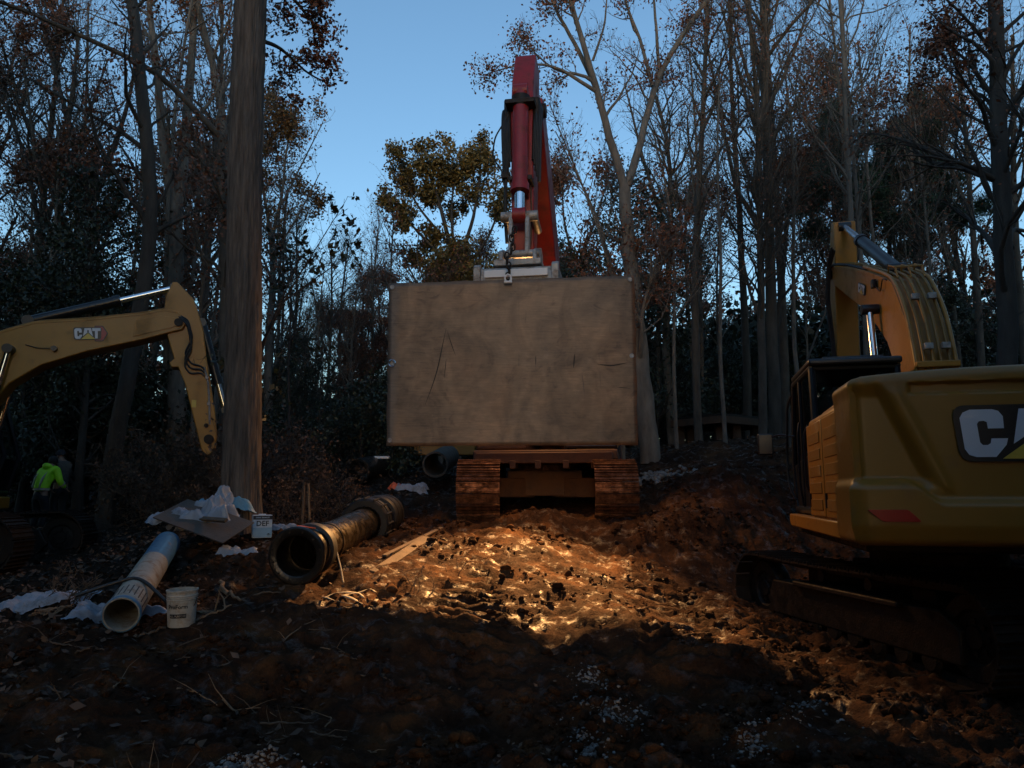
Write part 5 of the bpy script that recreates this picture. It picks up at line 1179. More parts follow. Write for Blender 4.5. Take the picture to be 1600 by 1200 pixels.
# linkage
MB().cyl((-.30,4.98,6.26),(.30,4.98,6.26),.085,20).build('link_pin','grey_steel',CR,MuC,smooth=True)
for sx in (-1,1):
    MB().tube([(sx*.24,4.98,6.26),(sx*.24,4.42,6.2)], .06, 10).build('side_link','grey_steel',CR,MuC,smooth=True)
    MB().prism([(4.90,6.28),(5.06,6.28),(5.12,5.60),(4.96,5.56)], sx*.135-.035, sx*.135+.035).build('bucket_link','grey_steel',CR,MuC,bevel=.015)
cp = MB()
for sx in (-1,1): cp.prism([(4.3,5.80),(4.5,5.88),(4.62,5.68),(5.0,5.70),(5.18,5.62),(5.22,5.42),(4.3,5.42)], sx*.27-.03, sx*.27+.03)
cp.box(-.38,.38,4.35,5.25,5.36,5.46); cp.cyl((-.33,5.06,5.60),(.33,5.06,5.60),.06,14)
cp.build('quick_coupler','grey_steel',CR,MuC,bevel=.01)
# grey bucket curled behind the plate: shell, side plates, rim bars
bk = MB().prism([(4.25,5.36),(5.30,5.30),(5.36,5.12),(5.34,4.6),(5.10,4.25),(4.7,4.1),(4.2,4.25),(4.25,4.4),(4.7,4.2),(5.02,4.34),(5.26,4.62),(5.28,5.08),(5.22,5.22),(4.25,5.30)], -.62, .62)
for sx in (-1,1): bk.prism([(4.2,5.34),(5.34,5.28),(5.38,5.12),(5.36,4.6),(5.12,4.24),(4.7,4.08),(4.2,4.22)], sx*.64-.02, sx*.64+.02)
bk = bk.build('bucket','grey_steel',CR,MuC,bevel=.012)
MB().box(-.50,.50,5.37,5.41,5.12,5.24).build('rim_bar','white_paint',bk,bevel=.008)
for sx in (-1,1): MB().prism([(5.33,5.36),(5.42,5.30),(5.42,4.9),(5.33,4.9)], sx*.615-.055, sx*.615+.055).build('rim_bar','grey_steel',bk,bevel=.01)
# boom lamp that lights the pad
lampM = MuC @ Matrix.Translation((-.36,1.78,5.62))
lh = MB().lathe([(0,-.10),(.07,-.09),(.10,0),(.105,.05),(.09,.055)], 20, (0,0,0), (0,.80,-.60)).build('work_lamp','black_paint',CR,lampM,smooth=True)
MB().lathe([(0,.045),(.09,.045)], 20, (0,0,0), (0,.80,-.60)).build('lamp_lens','lamp_lens',lh)
MB().box(-.02,.10,-.08,-.02,-.03,.03).build('lamp_bracket','dark_steel',lh)
ld = bpy.data.lights.new('boom_work_light','SPOT'); ld.energy = 3800; ld.color = (1.0,0.49,0.16); ld.spot_size = math.radians(54); ld.spot_blend = 1.0; ld.shadow_soft_size = 0.14
lo = bpy.data.objects.new('boom_work_light', ld); link(lo)
wp = Matrix.Translation((CC[0],CC[1],CZ)) @ lampM @ Vector((0,.07,-.05)); lo.location = wp
lo.rotation_euler = (Vector((0.1,9.2,0.4))-wp).to_track_quat('-Z','Y').to_euler()

lampM2 = MuC @ Matrix.Translation((.36,1.78,5.62))
lh = MB().lathe([(0,-.10),(.07,-.09),(.10,0),(.105,.05),(.09,.055)], 20, (0,0,0), (0,.80,-.60)).build('work_lamp','black_paint',CR,lampM2,smooth=True)
MB().lathe([(0,.045),(.09,.045)], 20, (0,0,0), (0,.80,-.60)).build('lamp_lens','lamp_lens',lh)
for LM, en, nm in ((lampM, 90, 'boom_flood_light'), (lampM2, 120, 'boom_flood_light')):
    l2 = bpy.data.lights.new(nm,'SPOT'); l2.energy = en; l2.color = (1.0,0.49,0.16); l2.spot_size = math.radians(150); l2.spot_blend = 0.6; l2.shadow_soft_size = 0.14
    q2 = bpy.data.objects.new(nm, l2); link(q2); w2 = Matrix.Translation((CC[0],CC[1],CZ)) @ LM @ Vector((0,.07,-.05)); q2.location = w2
    q2.rotation_euler = (Vector((0.3,8.3,0.0))-w2).to_track_quat('-Z','Y').to_euler()

# ============================== the steel plate hanging on its chain
PC = Vector((0, 10.8, 3.74))
PR = thing('steel_road_plate', 'big brown rust-stained steel plate hanging upright from the red excavator arm', 'steel plate', (0, 10.8, 3.74))
def plate():
    a, b, c, d = [at(*q, 10.8) for q in ((603.5,697),(997,695),(990.5,430),(607,443))]
    nxp, nzp = 60, 40; V = []; u = np.linspace(0,1,nxp+1); w = np.linspace(0,1,nzp+1)
    hole = None
    for side in (0, 1):
        for j in w:
            for i in u:
                p = (a*(1-i)+b*i)*(1-j)+(d*(1-i)+c*i)*j
                wob = 0.018*math.sin(i*4+1)*math.sin(j*3)+0.012*math.sin(i*9)*(1-j)+ (0.02*(i-.5)**2)
                ez = 0.006*math.sin(i*37)*math.sin(i*13+1) if j in (0.0, 1.0) else 0
                ex = 0.006*math.sin(j*23) if i in (0.0, 1.0) else 0
                V.append((p[0]+ex, p[1]+wob+(0.028 if side else 0), p[2]+ez))
    V = np.array(V)-np.array([0,10.8,3.74]); n1 = (nxp+1)*(nzp+1); ii = np.arange(n1).reshape(nzp+1, nxp+1)
    q = np.stack([ii[:-1,:-1], ii[:-1,1:], ii[1:,1:], ii[1:,:-1]], -1).reshape(-1,4); F = [q, q[:,::-1]+n1]
    def edge(e): return np.stack([e[:-1], e[:-1]+n1, e[1:]+n1, e[1:]], -1)
    F += [edge(ii[0]), edge(ii[-1][::-1]), edge(ii[:,0][::-1]), edge(ii[:,-1])]
    o = np_obj('plate', V, np.concatenate(F), 'plate_steel', PR)
    return o
PL = plate()
for (qx,qy) in ((613,449),(984,437),(609,688),(613,568),(987,556)):
    p = at(qx,qy,10.8)-np.array([0,10.8,3.74])
    MB().lathe([(.0,.0),(.018,.0),(.03,.004),(.034,.001),(.036,0)], 16, (p[0],p[1]-.012,p[2]), (0,-1,0)).build('hole_rim', 'grey_steel', PR, smooth=True)
p = at(613,568,10.8)-np.array([0,10.8,3.74]); MB().tube([(p[0]+.05*math.cos(t),p[1]-.03,p[2]+.05*math.sin(t)) for t in np.linspace(0,5.4,14)], .008, 6).build('lifting_ring','chrome',PR,smooth=True)
# long gouges and weld-bead strips, proud by 2 mm
for pts, w_ in (([(697,512),(690,545),(683,580),(672,612),(664,632)],.010),([(699,518),(706,540),(712,556)],.007),([(932,569),(955,572),(980,567)],.012),([(963,605),(985,607)],.007),([(697,560),(694,590)],.006),([(898,553),(896,575)],.014),([(837,556),(837,570)],.008)):
    P = [at(a,b,10.8)-np.array([0,10.8,3.74]) for a,b in pts]
    P = resample(np.array(P), 10); dy = 0.018*np.sin((P[:,0]+1.85)/3.7*4+1)*0
    V = []
    for k, q in enumerate(P):
        i = (q[0]+1.85)/3.7; j = (q[2]+1.25)/2.5; wob = 0.018*math.sin(i*4+1)*math.sin(j*3)+0.012*math.sin(i*9)*(1-j)+0.02*(i-.5)**2
        ww = 1.7*w_*math.sin(math.pi*(k+.6)/(len(P)+.2)); 
        dd = P[min(k+1,9)]-P[max(k-1,0)]; nn = np.array([-dd[2],0,dd[0]]); nn /= np.linalg.norm(nn)
        for s_ in (-1,1): r_ = q+nn*ww*.5*s_; V.append((r_[0], wob-.004, r_[2]))
    F = [(2*k,2*k+1,2*k+3,2*k+2) for k in range(9)]
    np_obj('gouge', V, F, 'dark_steel', PR)
def link_mesh(L, w, r, n=16, m=6):
    V, Fq = [], []
    for i in range(n):
        t = 2*math.pi*i/n; c = Vector((w*math.cos(t), 0, (L-w)*np.sign(math.sin(t))*min(1,abs(math.sin(t))*3)/1+w*math.sin(t))) if False else Vector((w*math.cos(t),0,(L/2-w)*(1 if math.sin(t)>0 else -1)*(0 if abs(math.sin(t))<1e-6 else 1)+w*math.sin(t)))
        nrm_ = Vector((math.cos(t),0,math.sin(t)))
        for k in range(m):
            s_ = 2*math.pi*k/m; V.append(tuple(c+nrm_*r*math.cos(s_)+Vector((0,1,0))*r*math.sin(s_)))
    for i in range(n):
        for k in range(m): Fq.append((i*m+k, i*m+(k+1)%m, ((i+1)%n)*m+(k+1)%m, ((i+1)%n)*m+k))
    return V, Fq
CH = thing('chain', 'rusty lifting chain hanging over the top edge of the steel plate', 'chain', (-0.06,10.72,5.0))
V, Fq = link_mesh(.11,.034,.012)
for k in range(11):
    me = bpy.data.meshes.new('chain_link') if k == 0 else me
    if k == 0: me.from_pydata(V, [], Fq); me.materials.append(MATS['dark_steel']); me.polygons.foreach_set('use_smooth',[True]*len(Fq))
    o = bpy.data.objects.new('chain_link', me); link(o); o.parent = CH
    o.location = (.02*math.sin(k*1.3)+.006*k*(k>4)*1.5, -.02+.035*max(0,k-3), .02+k*.082); o.rotation_euler = (0.15*(k>4), .12*math.sin(k*2), (k%2)*math.pi/2+.3)
sh = MB().tube([(.045*math.cos(t)+0,-.03,-.02+.06*math.sin(t)) for t in np.linspace(-.9,math.pi+.9,14)], .016, 8); sh.cyl((-.06,-.03,-.075),(.06,-.03,-.075),.02,10)
sh.build('shackle','white_paint',CH,smooth=True)
# ------------------------------------------------------------------ site objects
def g3(px_, py_, Y, dz=0.0):
    p = at(px_, py_, Y); return Vector((p[0], p[1], gz(p[0], p[1])+dz))
def pipe_seg(mb, a, b, R, r, sides=48, rings=10):
    """open pipe from a to b: outside, inside and both end rims"""
    a, b = Vector(a), Vector(b); L = (b-a).length; prof = []
    prof += [(r, 0), (R, 0)]; prof += [(R, L*i/rings) for i in range(1, rings+1)]; prof += [(r, L)]; prof += [(r, L*(1-i/4)) for i in range(1, 5)]
    return mb.lathe(prof, sides, a, b-a)

# --- the big black pipe with flanges lying in the mud, left of centre
def SL(prof, *a, k=.87): return MB().lathe([(r*k, h) for r, h in prof], *a)
def big_pipe():
    a = at(462, 893, 9.15); b = at(603, 790, 13.6)
    a = Vector((a[0], a[1], gz(a[0],a[1])+.345)); b = Vector((b[0], b[1], gz(b[0],b[1])+.345)); d = (b-a).normalized(); L = (b-a).length
    R = thing('black_pipe', 'big black flanged pipe lying in the mud left of centre, glinting gold', 'pipe', (a.x, a.y, a.z-.345))
    o = Vector((a.x, a.y, a.z-.345)); A = a-o
    f = SL([(.285,0),(.30,-.01),(.385,-.01),(.405,.005),(.405,.05),(.36,.06),(.31,.07),(.31,.42),(.29,.42),(.285,.30),(.285,0)], 56, A, d)
    fl = f.build('end_flange', 'pipe_black', R, smooth=True)
    u = d.orthogonal().normalized(); w = d.cross(u)
    for k in range(12):
        t = 2*math.pi*k/12; c = A+(u*math.cos(t)+w*math.sin(t))*.30; MB().cyl(c-d*.03, c+d*.07, .018, 6).build('bolt', 'dark_steel', fl)
    SL([(.33,.42),(.375,.44),(.385,.52),(.375,.60),(.33,.62)], 56, A, d).build('gasket_ring', 'black_rubber', R, smooth=True)
    b_ = MB(); pipe_seg(b_, A+d*.40, A+d*(L*.70), .248, .23, 64, 24); body = b_.build('pipe_body', 'pipe_iron', R, smooth=True)
    v = np.array([q.co for q in body.data.vertices]); 
    SL([(.287,0),(.302,.01),(.304,.05),(.302,.09),(.287,.10)], 56, A+d*(L*.24), d).build('band', 'pipe_iron', R, smooth=True)
    # mechanical joint with lugs
    j = A+d*(L*.68)
    SL([(.28,0),(.37,.0),(.40,.03),(.40,.08),(.34,.10),(.33,.17),(.39,.18),(.40,.26),(.36,.29),(.28,.30)], 56, j, d, k=1.0).build('joint_ring', 'black_rubber', R, smooth=True)
    for k in range(16):
        t = 2*math.pi*k/16; c = j+(u*math.cos(t)+w*math.sin(t))*.405; MB().cyl(c-d*.02, c+d*.30, .016, 6).build('bolt', 'pipe_flange', R)
    e = MB(); pipe_seg(e, j+d*.25, A+d*(L-.40), .252, .235, 56, 8); e.build('pipe_sleeve', 'pipe_black', R, smooth=True)
    SL([(.29,0),(.35,.01),(.37,.05),(.37,.12),(.32,.15),(.32,.20),(.36,.22),(.36,.28),(.29,.30)], 56, A+d*(L*.84), d, k=1.02).build('joint_ring', 'black_rubber', R, smooth=True)
    SL([(.25,-.02),(.325,0),(.335,.05),(.335,.38),(.32,.42),(.315,.47),(.26,.47),(.25,.3)], 56, A+d*(L-.42), d, k=1.05).build('pipe_bell', 'black_rubber', R, smooth=True)
    SL([(.337,0),(.348,.01),(.348,.03),(.337,.04)], 56, A+d*(L-.22), d, k=1.05).build('band', 'pipe_black', R, smooth=True)
    # strap round the near end trailing to the ground
    side = Vector((d.y,-d.x,0)).normalized()
    pts = [A+d*.66+(Vector((0,0,1))*math.cos(t)+side*math.sin(t))*.275 for t in np.linspace(-.6,1.5,9)]+[A+d*.45+side*.42+Vector((0,0,-.22)), A+d*.25+side*.52+Vector((0,0,-.36))]
    MB().tube(pts, .010, 6).build('strap', 'webbing', R, smooth=True)
    return a, d, L
pa, pd, pL = big_pipe()
# orange card on the flange
p = pa+pd*.35+Vector((0,0,.29)); o = MB().obox((0,0,0), (.11,.01,0), (-.01,.05,.0), (0,0,.006)).build('orange_tag', 'orange_plastic', None, loc=p+Vector((-.02,.02,.01)), bevel=.002)
o.rotation_euler = (.1,.12,.35); tag(o, 'bright orange strip lying on top of the near flange of the big black pipe', 'plastic strip')
# green tape hanging on the joint
def ribbon(name, pts, w, material, label, cat, up=(0,0,1), parent=None):
    P = resample(np.array([tuple(p) for p in pts], float), 22); V = []
    for i in range(22):
        t = P[min(i+1,21)]-P[max(i-1,0)]; n = np.cross(t, np.array(up)+.25*np.array([math.sin(i*.9),math.cos(i*.7),0])); n /= np.linalg.norm(n)+1e-9
        V += [P[i]+n*w/2, P[i]-n*w/2]
    F = [(2*i,2*i+1,2*i+3,2*i+2) for i in range(21)]; b = Vector(P.mean(0)); V = np.array(V)-np.array(b)
    o = np_obj(name, V, F, material, parent, True, b); s = o.modifiers.new('thick','SOLIDIFY'); s.thickness = .003
    if label: tag(o, label, cat)
    return o
q = pa+pd*(pL*.76); sl = Vector((-pd.y,pd.x,0)).normalized()
ribbon('green_tape', [q+sl*.25+Vector((0,0,.30)), q+sl*.37+Vector((0,0,.12)), q+sl*.42+Vector((0,0,-.10)), q+sl*.44+Vector((0,0,-.32))], .10, 'green_tape', 'strip of green tape hanging on the far joint of the big black pipe', 'tape', up=(0,1,.2))
# loose webbing coils in front of the pipe
for k, (cx, cy, a_, b__, ph, lb) in enumerate(((535,930,.24,.10,.2,'tan webbing strap loop lying in front of the big black pipe'),(562,922,.20,.12,.6,'second strap loop, nearest the lit mud in front of the big black pipe'))):
    c = g3(cx, cy, 8.75+.1*k); pts = []
    for t in np.linspace(0, 5.2+k*.6, 14):
        x, y = c.x+a_*math.cos(t+ph), c.y+b__*math.sin(t+ph)*1.6; pts.append(Vector((x, y, gz(x,y)+.035+.03*math.sin(t*2+k))))
    ribbon('webbing_strap', pts, .045, 'webbing', lb, 'strap')
# plank half buried beside the pipe
def plank(name, p0, p1, w, t, material, label, cat='plank', roll=0.0, dz=.03):
    a = Vector((p0[0],p0[1],gz(p0[0],p0[1])+dz)); b = Vector((p1[0],p1[1],gz(p1[0],p1[1])+dz)); d = b-a; c = (a+b)/2; n = Vector((-d.y,d.x,0)).normalized(); u = d.cross(n).normalized()
    n2 = n*math.cos(roll)+u*math.sin(roll); u2 = d.cross(n2).normalized()
    o = MB().obox((0,0,0), d/2, n2*w/2, u2*t/2).build(name, material, None, loc=c, bevel=.006); return tag(o, label, cat)
a_ = at(585,893,9.9); b_ = at(668,850,11.6); plank('plank', a_, b_, .15, .05, 'dry_wood', 'splintered muddy plank lying beside the big black pipe on its lit side', roll=.25, dz=.0)
a_ = at(600,880,10.6); b_ = at(690,838,12.4); plank('plank', a_, b_, .07, .03, 'dry_wood', 'thin dark lath behind the splintered plank beside the big black pipe', roll=.1, dz=.03)

# --- blue and white pipe on the left
def blue_pipe():
    a = at(190, 950, 7.45); b = at(262, 838, 10.2); a = Vector((a[0],a[1],gz(a[0],a[1])+.19)); b = Vector((b[0],b[1],gz(b[0],b[1])+.24)); d = (b-a).normalized(); L = (b-a).length
    R = thing('drain_pipe', 'white and blue plastic pipe smeared with mud, sloping up to the debris pile', 'pipe', tuple(a-Vector((0,0,.19))))
    A = Vector((0,0,.19)); r = .165
    m = MB(); pipe_seg(m, A, A+d*(L*.62), r, r-.012, 48, 12); m.build('pipe_body', 'pipe_white', R, smooth=True)
    m = MB(); pipe_seg(m, A+d*(L*.62), A+d*L, r*.985, r-.014, 48, 8); m.build('pipe_body', 'pipe_blue', R, smooth=True)
    MB().lathe([(r+.001,0),(r+.012,.004),(r+.012,.05),(r+.001,.055)], 48, A+d*.001, d).build('pipe_rim', 'pipe_blue', R, smooth=True)
    for k in range(10):
        t = -1.3+k*.3; u = d.orthogonal().normalized(); w = d.cross(u); n = Vector((0,0,1))*math.cos(t)+Vector((d.y,-d.x,0)).normalized()*math.sin(t)
        MB().obox(A+d*.28+n*(r+.002), d*.14, d.cross(n)*.006, n*.002).build('drip_mark', 'print_black', R)
    return a, d, L
ba, bd, bL = blue_pipe()
def film(name, c, size, amp, seed, material, label, cat='plastic sheet', rz=0, sx=1, sy=1, tilt=0, n=48, peak=0.0):
    g = np.random.default_rng(seed); u, v = np.meshgrid(np.linspace(-1,1,n), np.linspace(-1,1,n))
    rim = 1+.18*np.sin(np.arctan2(v,u)*3+seed)+.10*np.sin(np.arctan2(v,u)*7+seed*2); x = u*size*sx*rim; y = v*size*sy*rim
    w1 = .35*fbm(u*2+seed, v*2, seed+9, 2); h = amp*(.55*ridged((u+w1)*.9+seed, (v+w1)*.9, seed, 2) + .22*ridged((u-w1)*3.2+seed, (v+w1)*3.2, seed+3, 3) + peak*np.maximum(0, 1-np.abs((u-.2+w1)/.55)-.6*np.abs((v-.1)/.6)))
    cs, sn = math.cos(rz), math.sin(rz); X = x*cs-y*sn; Y = x*sn+y*cs
    base = ground_h(c[0]+X.ravel(), c[1]+Y.ravel()).reshape(X.shape)-gz(c[0],c[1]); e = np.clip((1-np.maximum(abs(u),abs(v)))*5, 0.12, 1)
    Z = base+.02+np.maximum(h, 0)*e+tilt*v
    i = np.arange(n*n).reshape(n,n); F = np.stack([i[:-1,:-1],i[:-1,1:],i[1:,1:],i[1:,:-1]],-1).reshape(-1,4)
    o = np_obj(name, np.stack([X,Y,Z],-1), F, material, None, True, (c[0],c[1],c[2])); return tag(o, label, cat)
# plastic bundle beside the blue pipe, cloth further left
m_ = at(185, 890, 8.1); film('plastic_sheet', (m_[0],m_[1],gz(m_[0],m_[1])), .34, .20, 3, 'film_dirty', 'crumpled clear plastic bundle lying along the left side of the blue pipe', rz=.75, sx=1.25, sy=.45)
m_ = at(50, 915, 8.4); film('geotextile', (m_[0],m_[1],gz(m_[0],m_[1])+.0), .55, .12, 5, 'cloth_white', 'grey-white sheet of cloth half buried in the mud at the far left', 'cloth', rz=.45, sx=1.1, sy=.34)
m_ = at(108, 893, 8.6); film('plastic_sheet', (m_[0],m_[1],gz(m_[0],m_[1])), .26, .16, 9, 'film_dirty', 'small scrap of dirty plastic caught in the brush left of the blue pipe', rz=.2, sx=.8, sy=.4)
# black hose looped over the blue pipe
c = ba+bd*.62+Vector((0,0,.0))
sdn = Vector((bd.y,-bd.x,0)).normalized()
pts = [c-sdn*.52+Vector((0,-.05,.02)), c-sdn*.30+Vector((0,0,.10)), c+Vector((0,0,.19)), c+sdn*.16+Vector((0,-.08,.13)), c+sdn*.38+Vector((0,-.22,-.02)), c+sdn*.60+Vector((0,-.40,-.13))]
V_ = MB().tube([tuple(Vector(p)-c) for p in resample(np.array([tuple(p) for p in pts]), 26)], .020, 10).build('black_hose', 'rope_black', None, smooth=True, loc=c); tag(V_, 'black hose lying across the white and blue pipe', 'hose')

# --- white pail
def pail():
    p = g3(283, 980, 7.85); R = thing('bucket', 'white plastic joint-compound pail standing in the mud beside the blue pipe', 'bucket', tuple(p)); R.rotation_euler = (.03,-.02,.12)
    MB().lathe([(0,.012),(.122,.012),(.130,0),(.132,.02),(.147,.30),(.152,.302),(.152,.312),(.148,.316),(.149,.345),(.156,.348),(.156,.365),(.146,.367),(.143,.34),(.128,.03),(0,.028)], 48).build('pail_body', 'bucket_white', R, smooth=True)
    for z in (.270,.288): MB().lathe([(.1445,z-.004),(.152,z),(.1455,z+.004)], 48).build('rib', 'bucket_white', R, smooth=True)
    MB().tube([(.155*math.cos(t),-.02-.10*math.sin(t)*.6,.29-.17*math.sin(t)) for t in np.linspace(0,math.pi,14)], .004, 6).build('wire_handle', 'dark_steel', R, smooth=True)
    def wrap(o, r, sl=.05):
        for v in o.data.vertices:
            x, y, z = v.co; rr = r+(z-.18)*sl-y*0; a = x/rr; v.co = (rr*math.sin(a)+0, -rr*math.cos(a)-(.0), z)
    M0 = Matrix.Rotation(math.pi/2, 4, 'X')
    def txt(s, size, z, m, off=0):
        o = text_obj(s, size, 'lettering', m, R, Matrix.Identity(4), .0006, .0012)
        for v in o.data.vertices: x, y, zz = v.co; v.co = (x, 0.0, y+z)
        r = .141+off
        for v in o.data.vertices: x, y, z_ = v.co; rr = r+(z_-.16)*.05+ .002; v.co = (rr*math.sin(x/rr), -rr*math.cos(x/rr), z_)
    n = 24; V = []
    for k in range(n+1):
        a = -.055/.14+(.17/.14)*k/n-.03/.14*1
        for z in (.095,.135): rr = .1415+(z-.16)*.05; V.append((rr*math.sin(a), -rr*math.cos(a), z))
    np_obj('label_band', V, [(2*k,2*k+1,2*k+3,2*k+2) for k in range(n)], 'print_black', R)
    txt('ProForm', .055, .205, 'print_black'); txt('ALL PURPOSE', .026, .115, 'bucket_white', .003)
pail()

# --- DEF carton by the tree
def carton():
    p = g3(408, 842, 11.1); R = thing('carton', 'white and pale blue fluid carton standing at the right foot of the big trunk', 'carton', tuple(p), rz=.42)
    MB().box(-.135,.135,-.10,.10,0,.33).build('carton_body', 'carton', R, bevel=.006)
    MB().box(-.134,.134,-.1025,-.1008,.01,.15).build('printed_band', 'carton_blue', R); MB().box(.1358,.1375,-.099,.099,.01,.13).build('printed_band', 'carton_blue', R)
    MB().box(-.134,.134,-.1025,-.1008,.265,.322).build('printed_band', 'print_black', R); MB().box(.1358,.1375,-.099,.099,.265,.322).build('printed_band', 'print_black', R)
    text_obj('DEF', .105, 'lettering', 'print_black', R, Matrix.Translation((0,-.1035,.205)) @ Matrix.Rotation(math.pi/2,4,'X'), .0008, .002)
    text_obj('DIESEL EXHAUST', .026, 'lettering', 'carton', R, Matrix.Translation((0,-.1035,.293)) @ Matrix.Rotation(math.pi/2,4,'X'), .0008, .0005)
    MB().lathe([(0,0),(.022,0),(.022,.004)], 16, (.09,-.1025,.045), (0,-1,0)).build('round_mark', 'print_black', R)
    MB().box(-.05,.05,-.04,.04,.33,.345).build('flap', 'carton', R, bevel=.003)
carton()

# --- debris pile against the trunk
def pile():
    c = g3(305, 835, 10.6)
    b1, b2, b3 = at(243,812,10.4), at(352,852,10.1), at(300,800,11.3)
    a = Vector(b1); b = Vector(b2); d = (b-a); n = Vector((.12,.42,.16)).normalized(); u = d.cross(n).normalized(); cc = (a+b)/2+n*.30+Vector((0,0,.05))
    o = MB().obox((0,0,0), d*.5, n*.36, u*.009).build('board', 'board_grey', None, loc=cc, bevel=.003); tag(o, 'thin grey sheet of board tilted over the debris pile on the left', 'board')
    a_ = at(270,775,10.9); 
    o = plank('plank', at(285,800,10.7), at(352,838,10.25), .07, .04, 'dry_wood', 'narrow batten on top of the plastic of the debris pile', roll=.6, dz=.42)
    p = at(318,808,10.7); film('plastic_sheet', (p[0],p[1],p[2]-.12), .42, .42, 12, 'plastic_film', 'shiny clear plastic sheet heaped on the debris pile beside the big trunk', rz=.3, sx=.95, sy=.6, peak=.5)
    p = at(340,795,11.0); film('plastic_sheet', (p[0],p[1],p[2]-.02), .30, .34, 14, 'plastic_film', 'upright peak of pale plastic sheet, topmost of the debris pile', rz=1.1, sx=.8, sy=.6, peak=.5)
    p = at(345,800,11.15); film('blue_tarp', (p[0],p[1],p[2]-.08), .42, .30, 15, 'tarp_blue', 'blue tarpaulin bunched behind the clear plastic against the big trunk', 'tarpaulin', rz=.4, sx=.95, sy=.5, peak=.6)
    p = at(268,806,10.6); film('plastic_sheet', (p[0],p[1],p[2]-.06), .26, .20, 16, 'film_dirty', 'dirty plastic folded over the left corner of the grey board', rz=.2, sx=1, sy=.5)
    p = at(372,848,10.3); film('plastic_sheet', (p[0],p[1],gz(p[0],p[1])), .24, .12, 17, 'plastic_film', 'torn white plastic lying in front of the fluid carton', rz=.5, sx=1, sy=.4)
    p = at(428,815,11.8); film('plastic_sheet', (p[0],p[1],gz(p[0],p[1])+.03), .36, .12, 18, 'cloth_white', 'long pale sheet lying on the ground behind the fluid carton', rz=-.45, sx=1.15, sy=.3)
    p = at(468,828,11.6); film('plastic_litter', (p[0],p[1],gz(p[0],p[1])), .15, .10, 19, 'film_dirty', 'small crumpled plastic wrapper left of the shovel', 'litter', rz=0)
    for k, (q, w, lb) in enumerate((((250,838,10.3),.22,'mound of dark spoil under the left corner of the grey board'),)):
        pass
pile()

# --- stakes and shovel standing in the dirt
def stake(name, px0, py0, px1, py1, Y, r, material, label, cat):
    a = at(px0, py0, Y); b = g3(px1, py1, Y, -.05); t = Vector((a[0], a[1], a[2])); R = t-b
    o = MB().tube([(0,0,0), tuple(R*.5+Vector((.004,0,0))), tuple(R)], r, 8).build(name, material, None, smooth=True, loc=b); return tag(o, label, cat)
stake('wooden_stake', 475, 753, 471, 838, 11.9, .022, 'dry_wood', 'dark wooden stake standing left of the shovel', 'stake')
def shovel():
    b = g3(484, 842, 11.6); top = Vector(at(482, 755, 11.6)); R = thing('shovel', 'round-point shovel standing upright with its blade flat against the dirt, behind the big black pipe', 'shovel', tuple(b)); h = top-b
    MB().tube([(0,0,.06), tuple(h*.5), tuple(h)], .017, 10).build('handle', 'pale_wood', R, smooth=True)
    V = []; n = 9
    for j in range(n):
        for i in range(n):
            u = i/(n-1)*2-1; v = j/(n-1); w = .12*math.sqrt(max(0.02,1-max(0,(v-.45)/.55)**2)); V.append((.05+v*.26, -.06+u*w-.05*v, .13-.10*v+.02*u*u+.01))
    i_ = np.arange(n*n).reshape(n,n); F = np.stack([i_[:-1,:-1],i_[:-1,1:],i_[1:,1:],i_[1:,:-1]],-1).reshape(-1,4)
    o = np_obj('blade', V, F, 'grey_steel', R, True); s = o.modifiers.new('thick','SOLIDIFY'); s.thickness = .004
    MB().tube([(0,0,.25),(.01,-.01,.12),(.07,-.05,.13)], .022, 8).build('socket', 'dark_steel', R, smooth=True)
shovel()

# --- pipes stored at the back, beam, bags
def back_pipe(px0, py0, Y0, px1, py1, Y1, r, m, label):
    a = at(px0,py0,Y0); b = at(px1,py1,Y1); a = Vector(a); b = Vector(b); o = a.copy(); mb = MB(); pipe_seg(mb, a-o, b-o, r, r*.90, 40, 12)
    R = thing('pipe', label, 'pipe', tuple(o-Vector((0,0,r))), 'pipes stored behind the mud'); 
    x = mb.build('pipe_body', m, R, smooth=True, loc=Vector((0,0,r)))
    d = (b-a).normalized(); MB().lathe([(r*.9,-.004),(r*1.05,-.002),(r*1.05,.05),(r*.99,.06)], 40, Vector((0,0,r)), d).build('pipe_rim', m, R, smooth=True)
    for k in range(1,6): MB().lathe([(r,0),(r*1.02,.01),(r*1.02,.04),(r,.05)], 40, Vector((0,0,r))+(b-a)*(k/6.2), d).build('rib', m, R, smooth=True)
back_pipe(557,737,17.6, 600,727,19.6, .30, 'pipe_black', 'black pipe, leftmost of the pipes stored left of the red excavator')
back_pipe(624,722,19.5, 668,714,21.5, .22, 'pipe_black', 'black pipe partly hidden between the other two stored pipes')
back_pipe(680,726,17.8, 700,713,19.8, .30, 'pipe_concrete', 'dusty grey-brown pipe end, nearest the left crawler track')
p = at(645,733,17.6); film('white_bag', (p[0],p[1],gz(p[0],p[1])), .34, .24, 23, 'cloth_white', 'white bag lying between the stored pipes', 'bag', sx=1, sy=.5)
p = at(622,732,17.6); film('orange_netting', (p[0],p[1],gz(p[0],p[1])), .20, .18, 24, 'orange_plastic', 'bunch of orange plastic left of the white bag', 'netting', sx=1, sy=.5)
a_ = at(640,703,20); b_ = at(742,701,20)
o = MB().box(0, b_[0]-a_[0], 0, .4, -.14, .14).build('yellow_beam', 'yellow_clean', None, loc=Vector(a_), bevel=.02); tag(o, 'dull yellow steel beam showing under the left end of the plate', 'beam')
p = at(597,715,18.6); o = MB().box(-.2,.2,-.08,.08,0,.06).build('white_board', 'white_paint', None, loc=Vector((p[0],p[1],p[2]-.03)), bevel=.01); tag(o, 'small white board lying on the leftmost stored pipe', 'board')

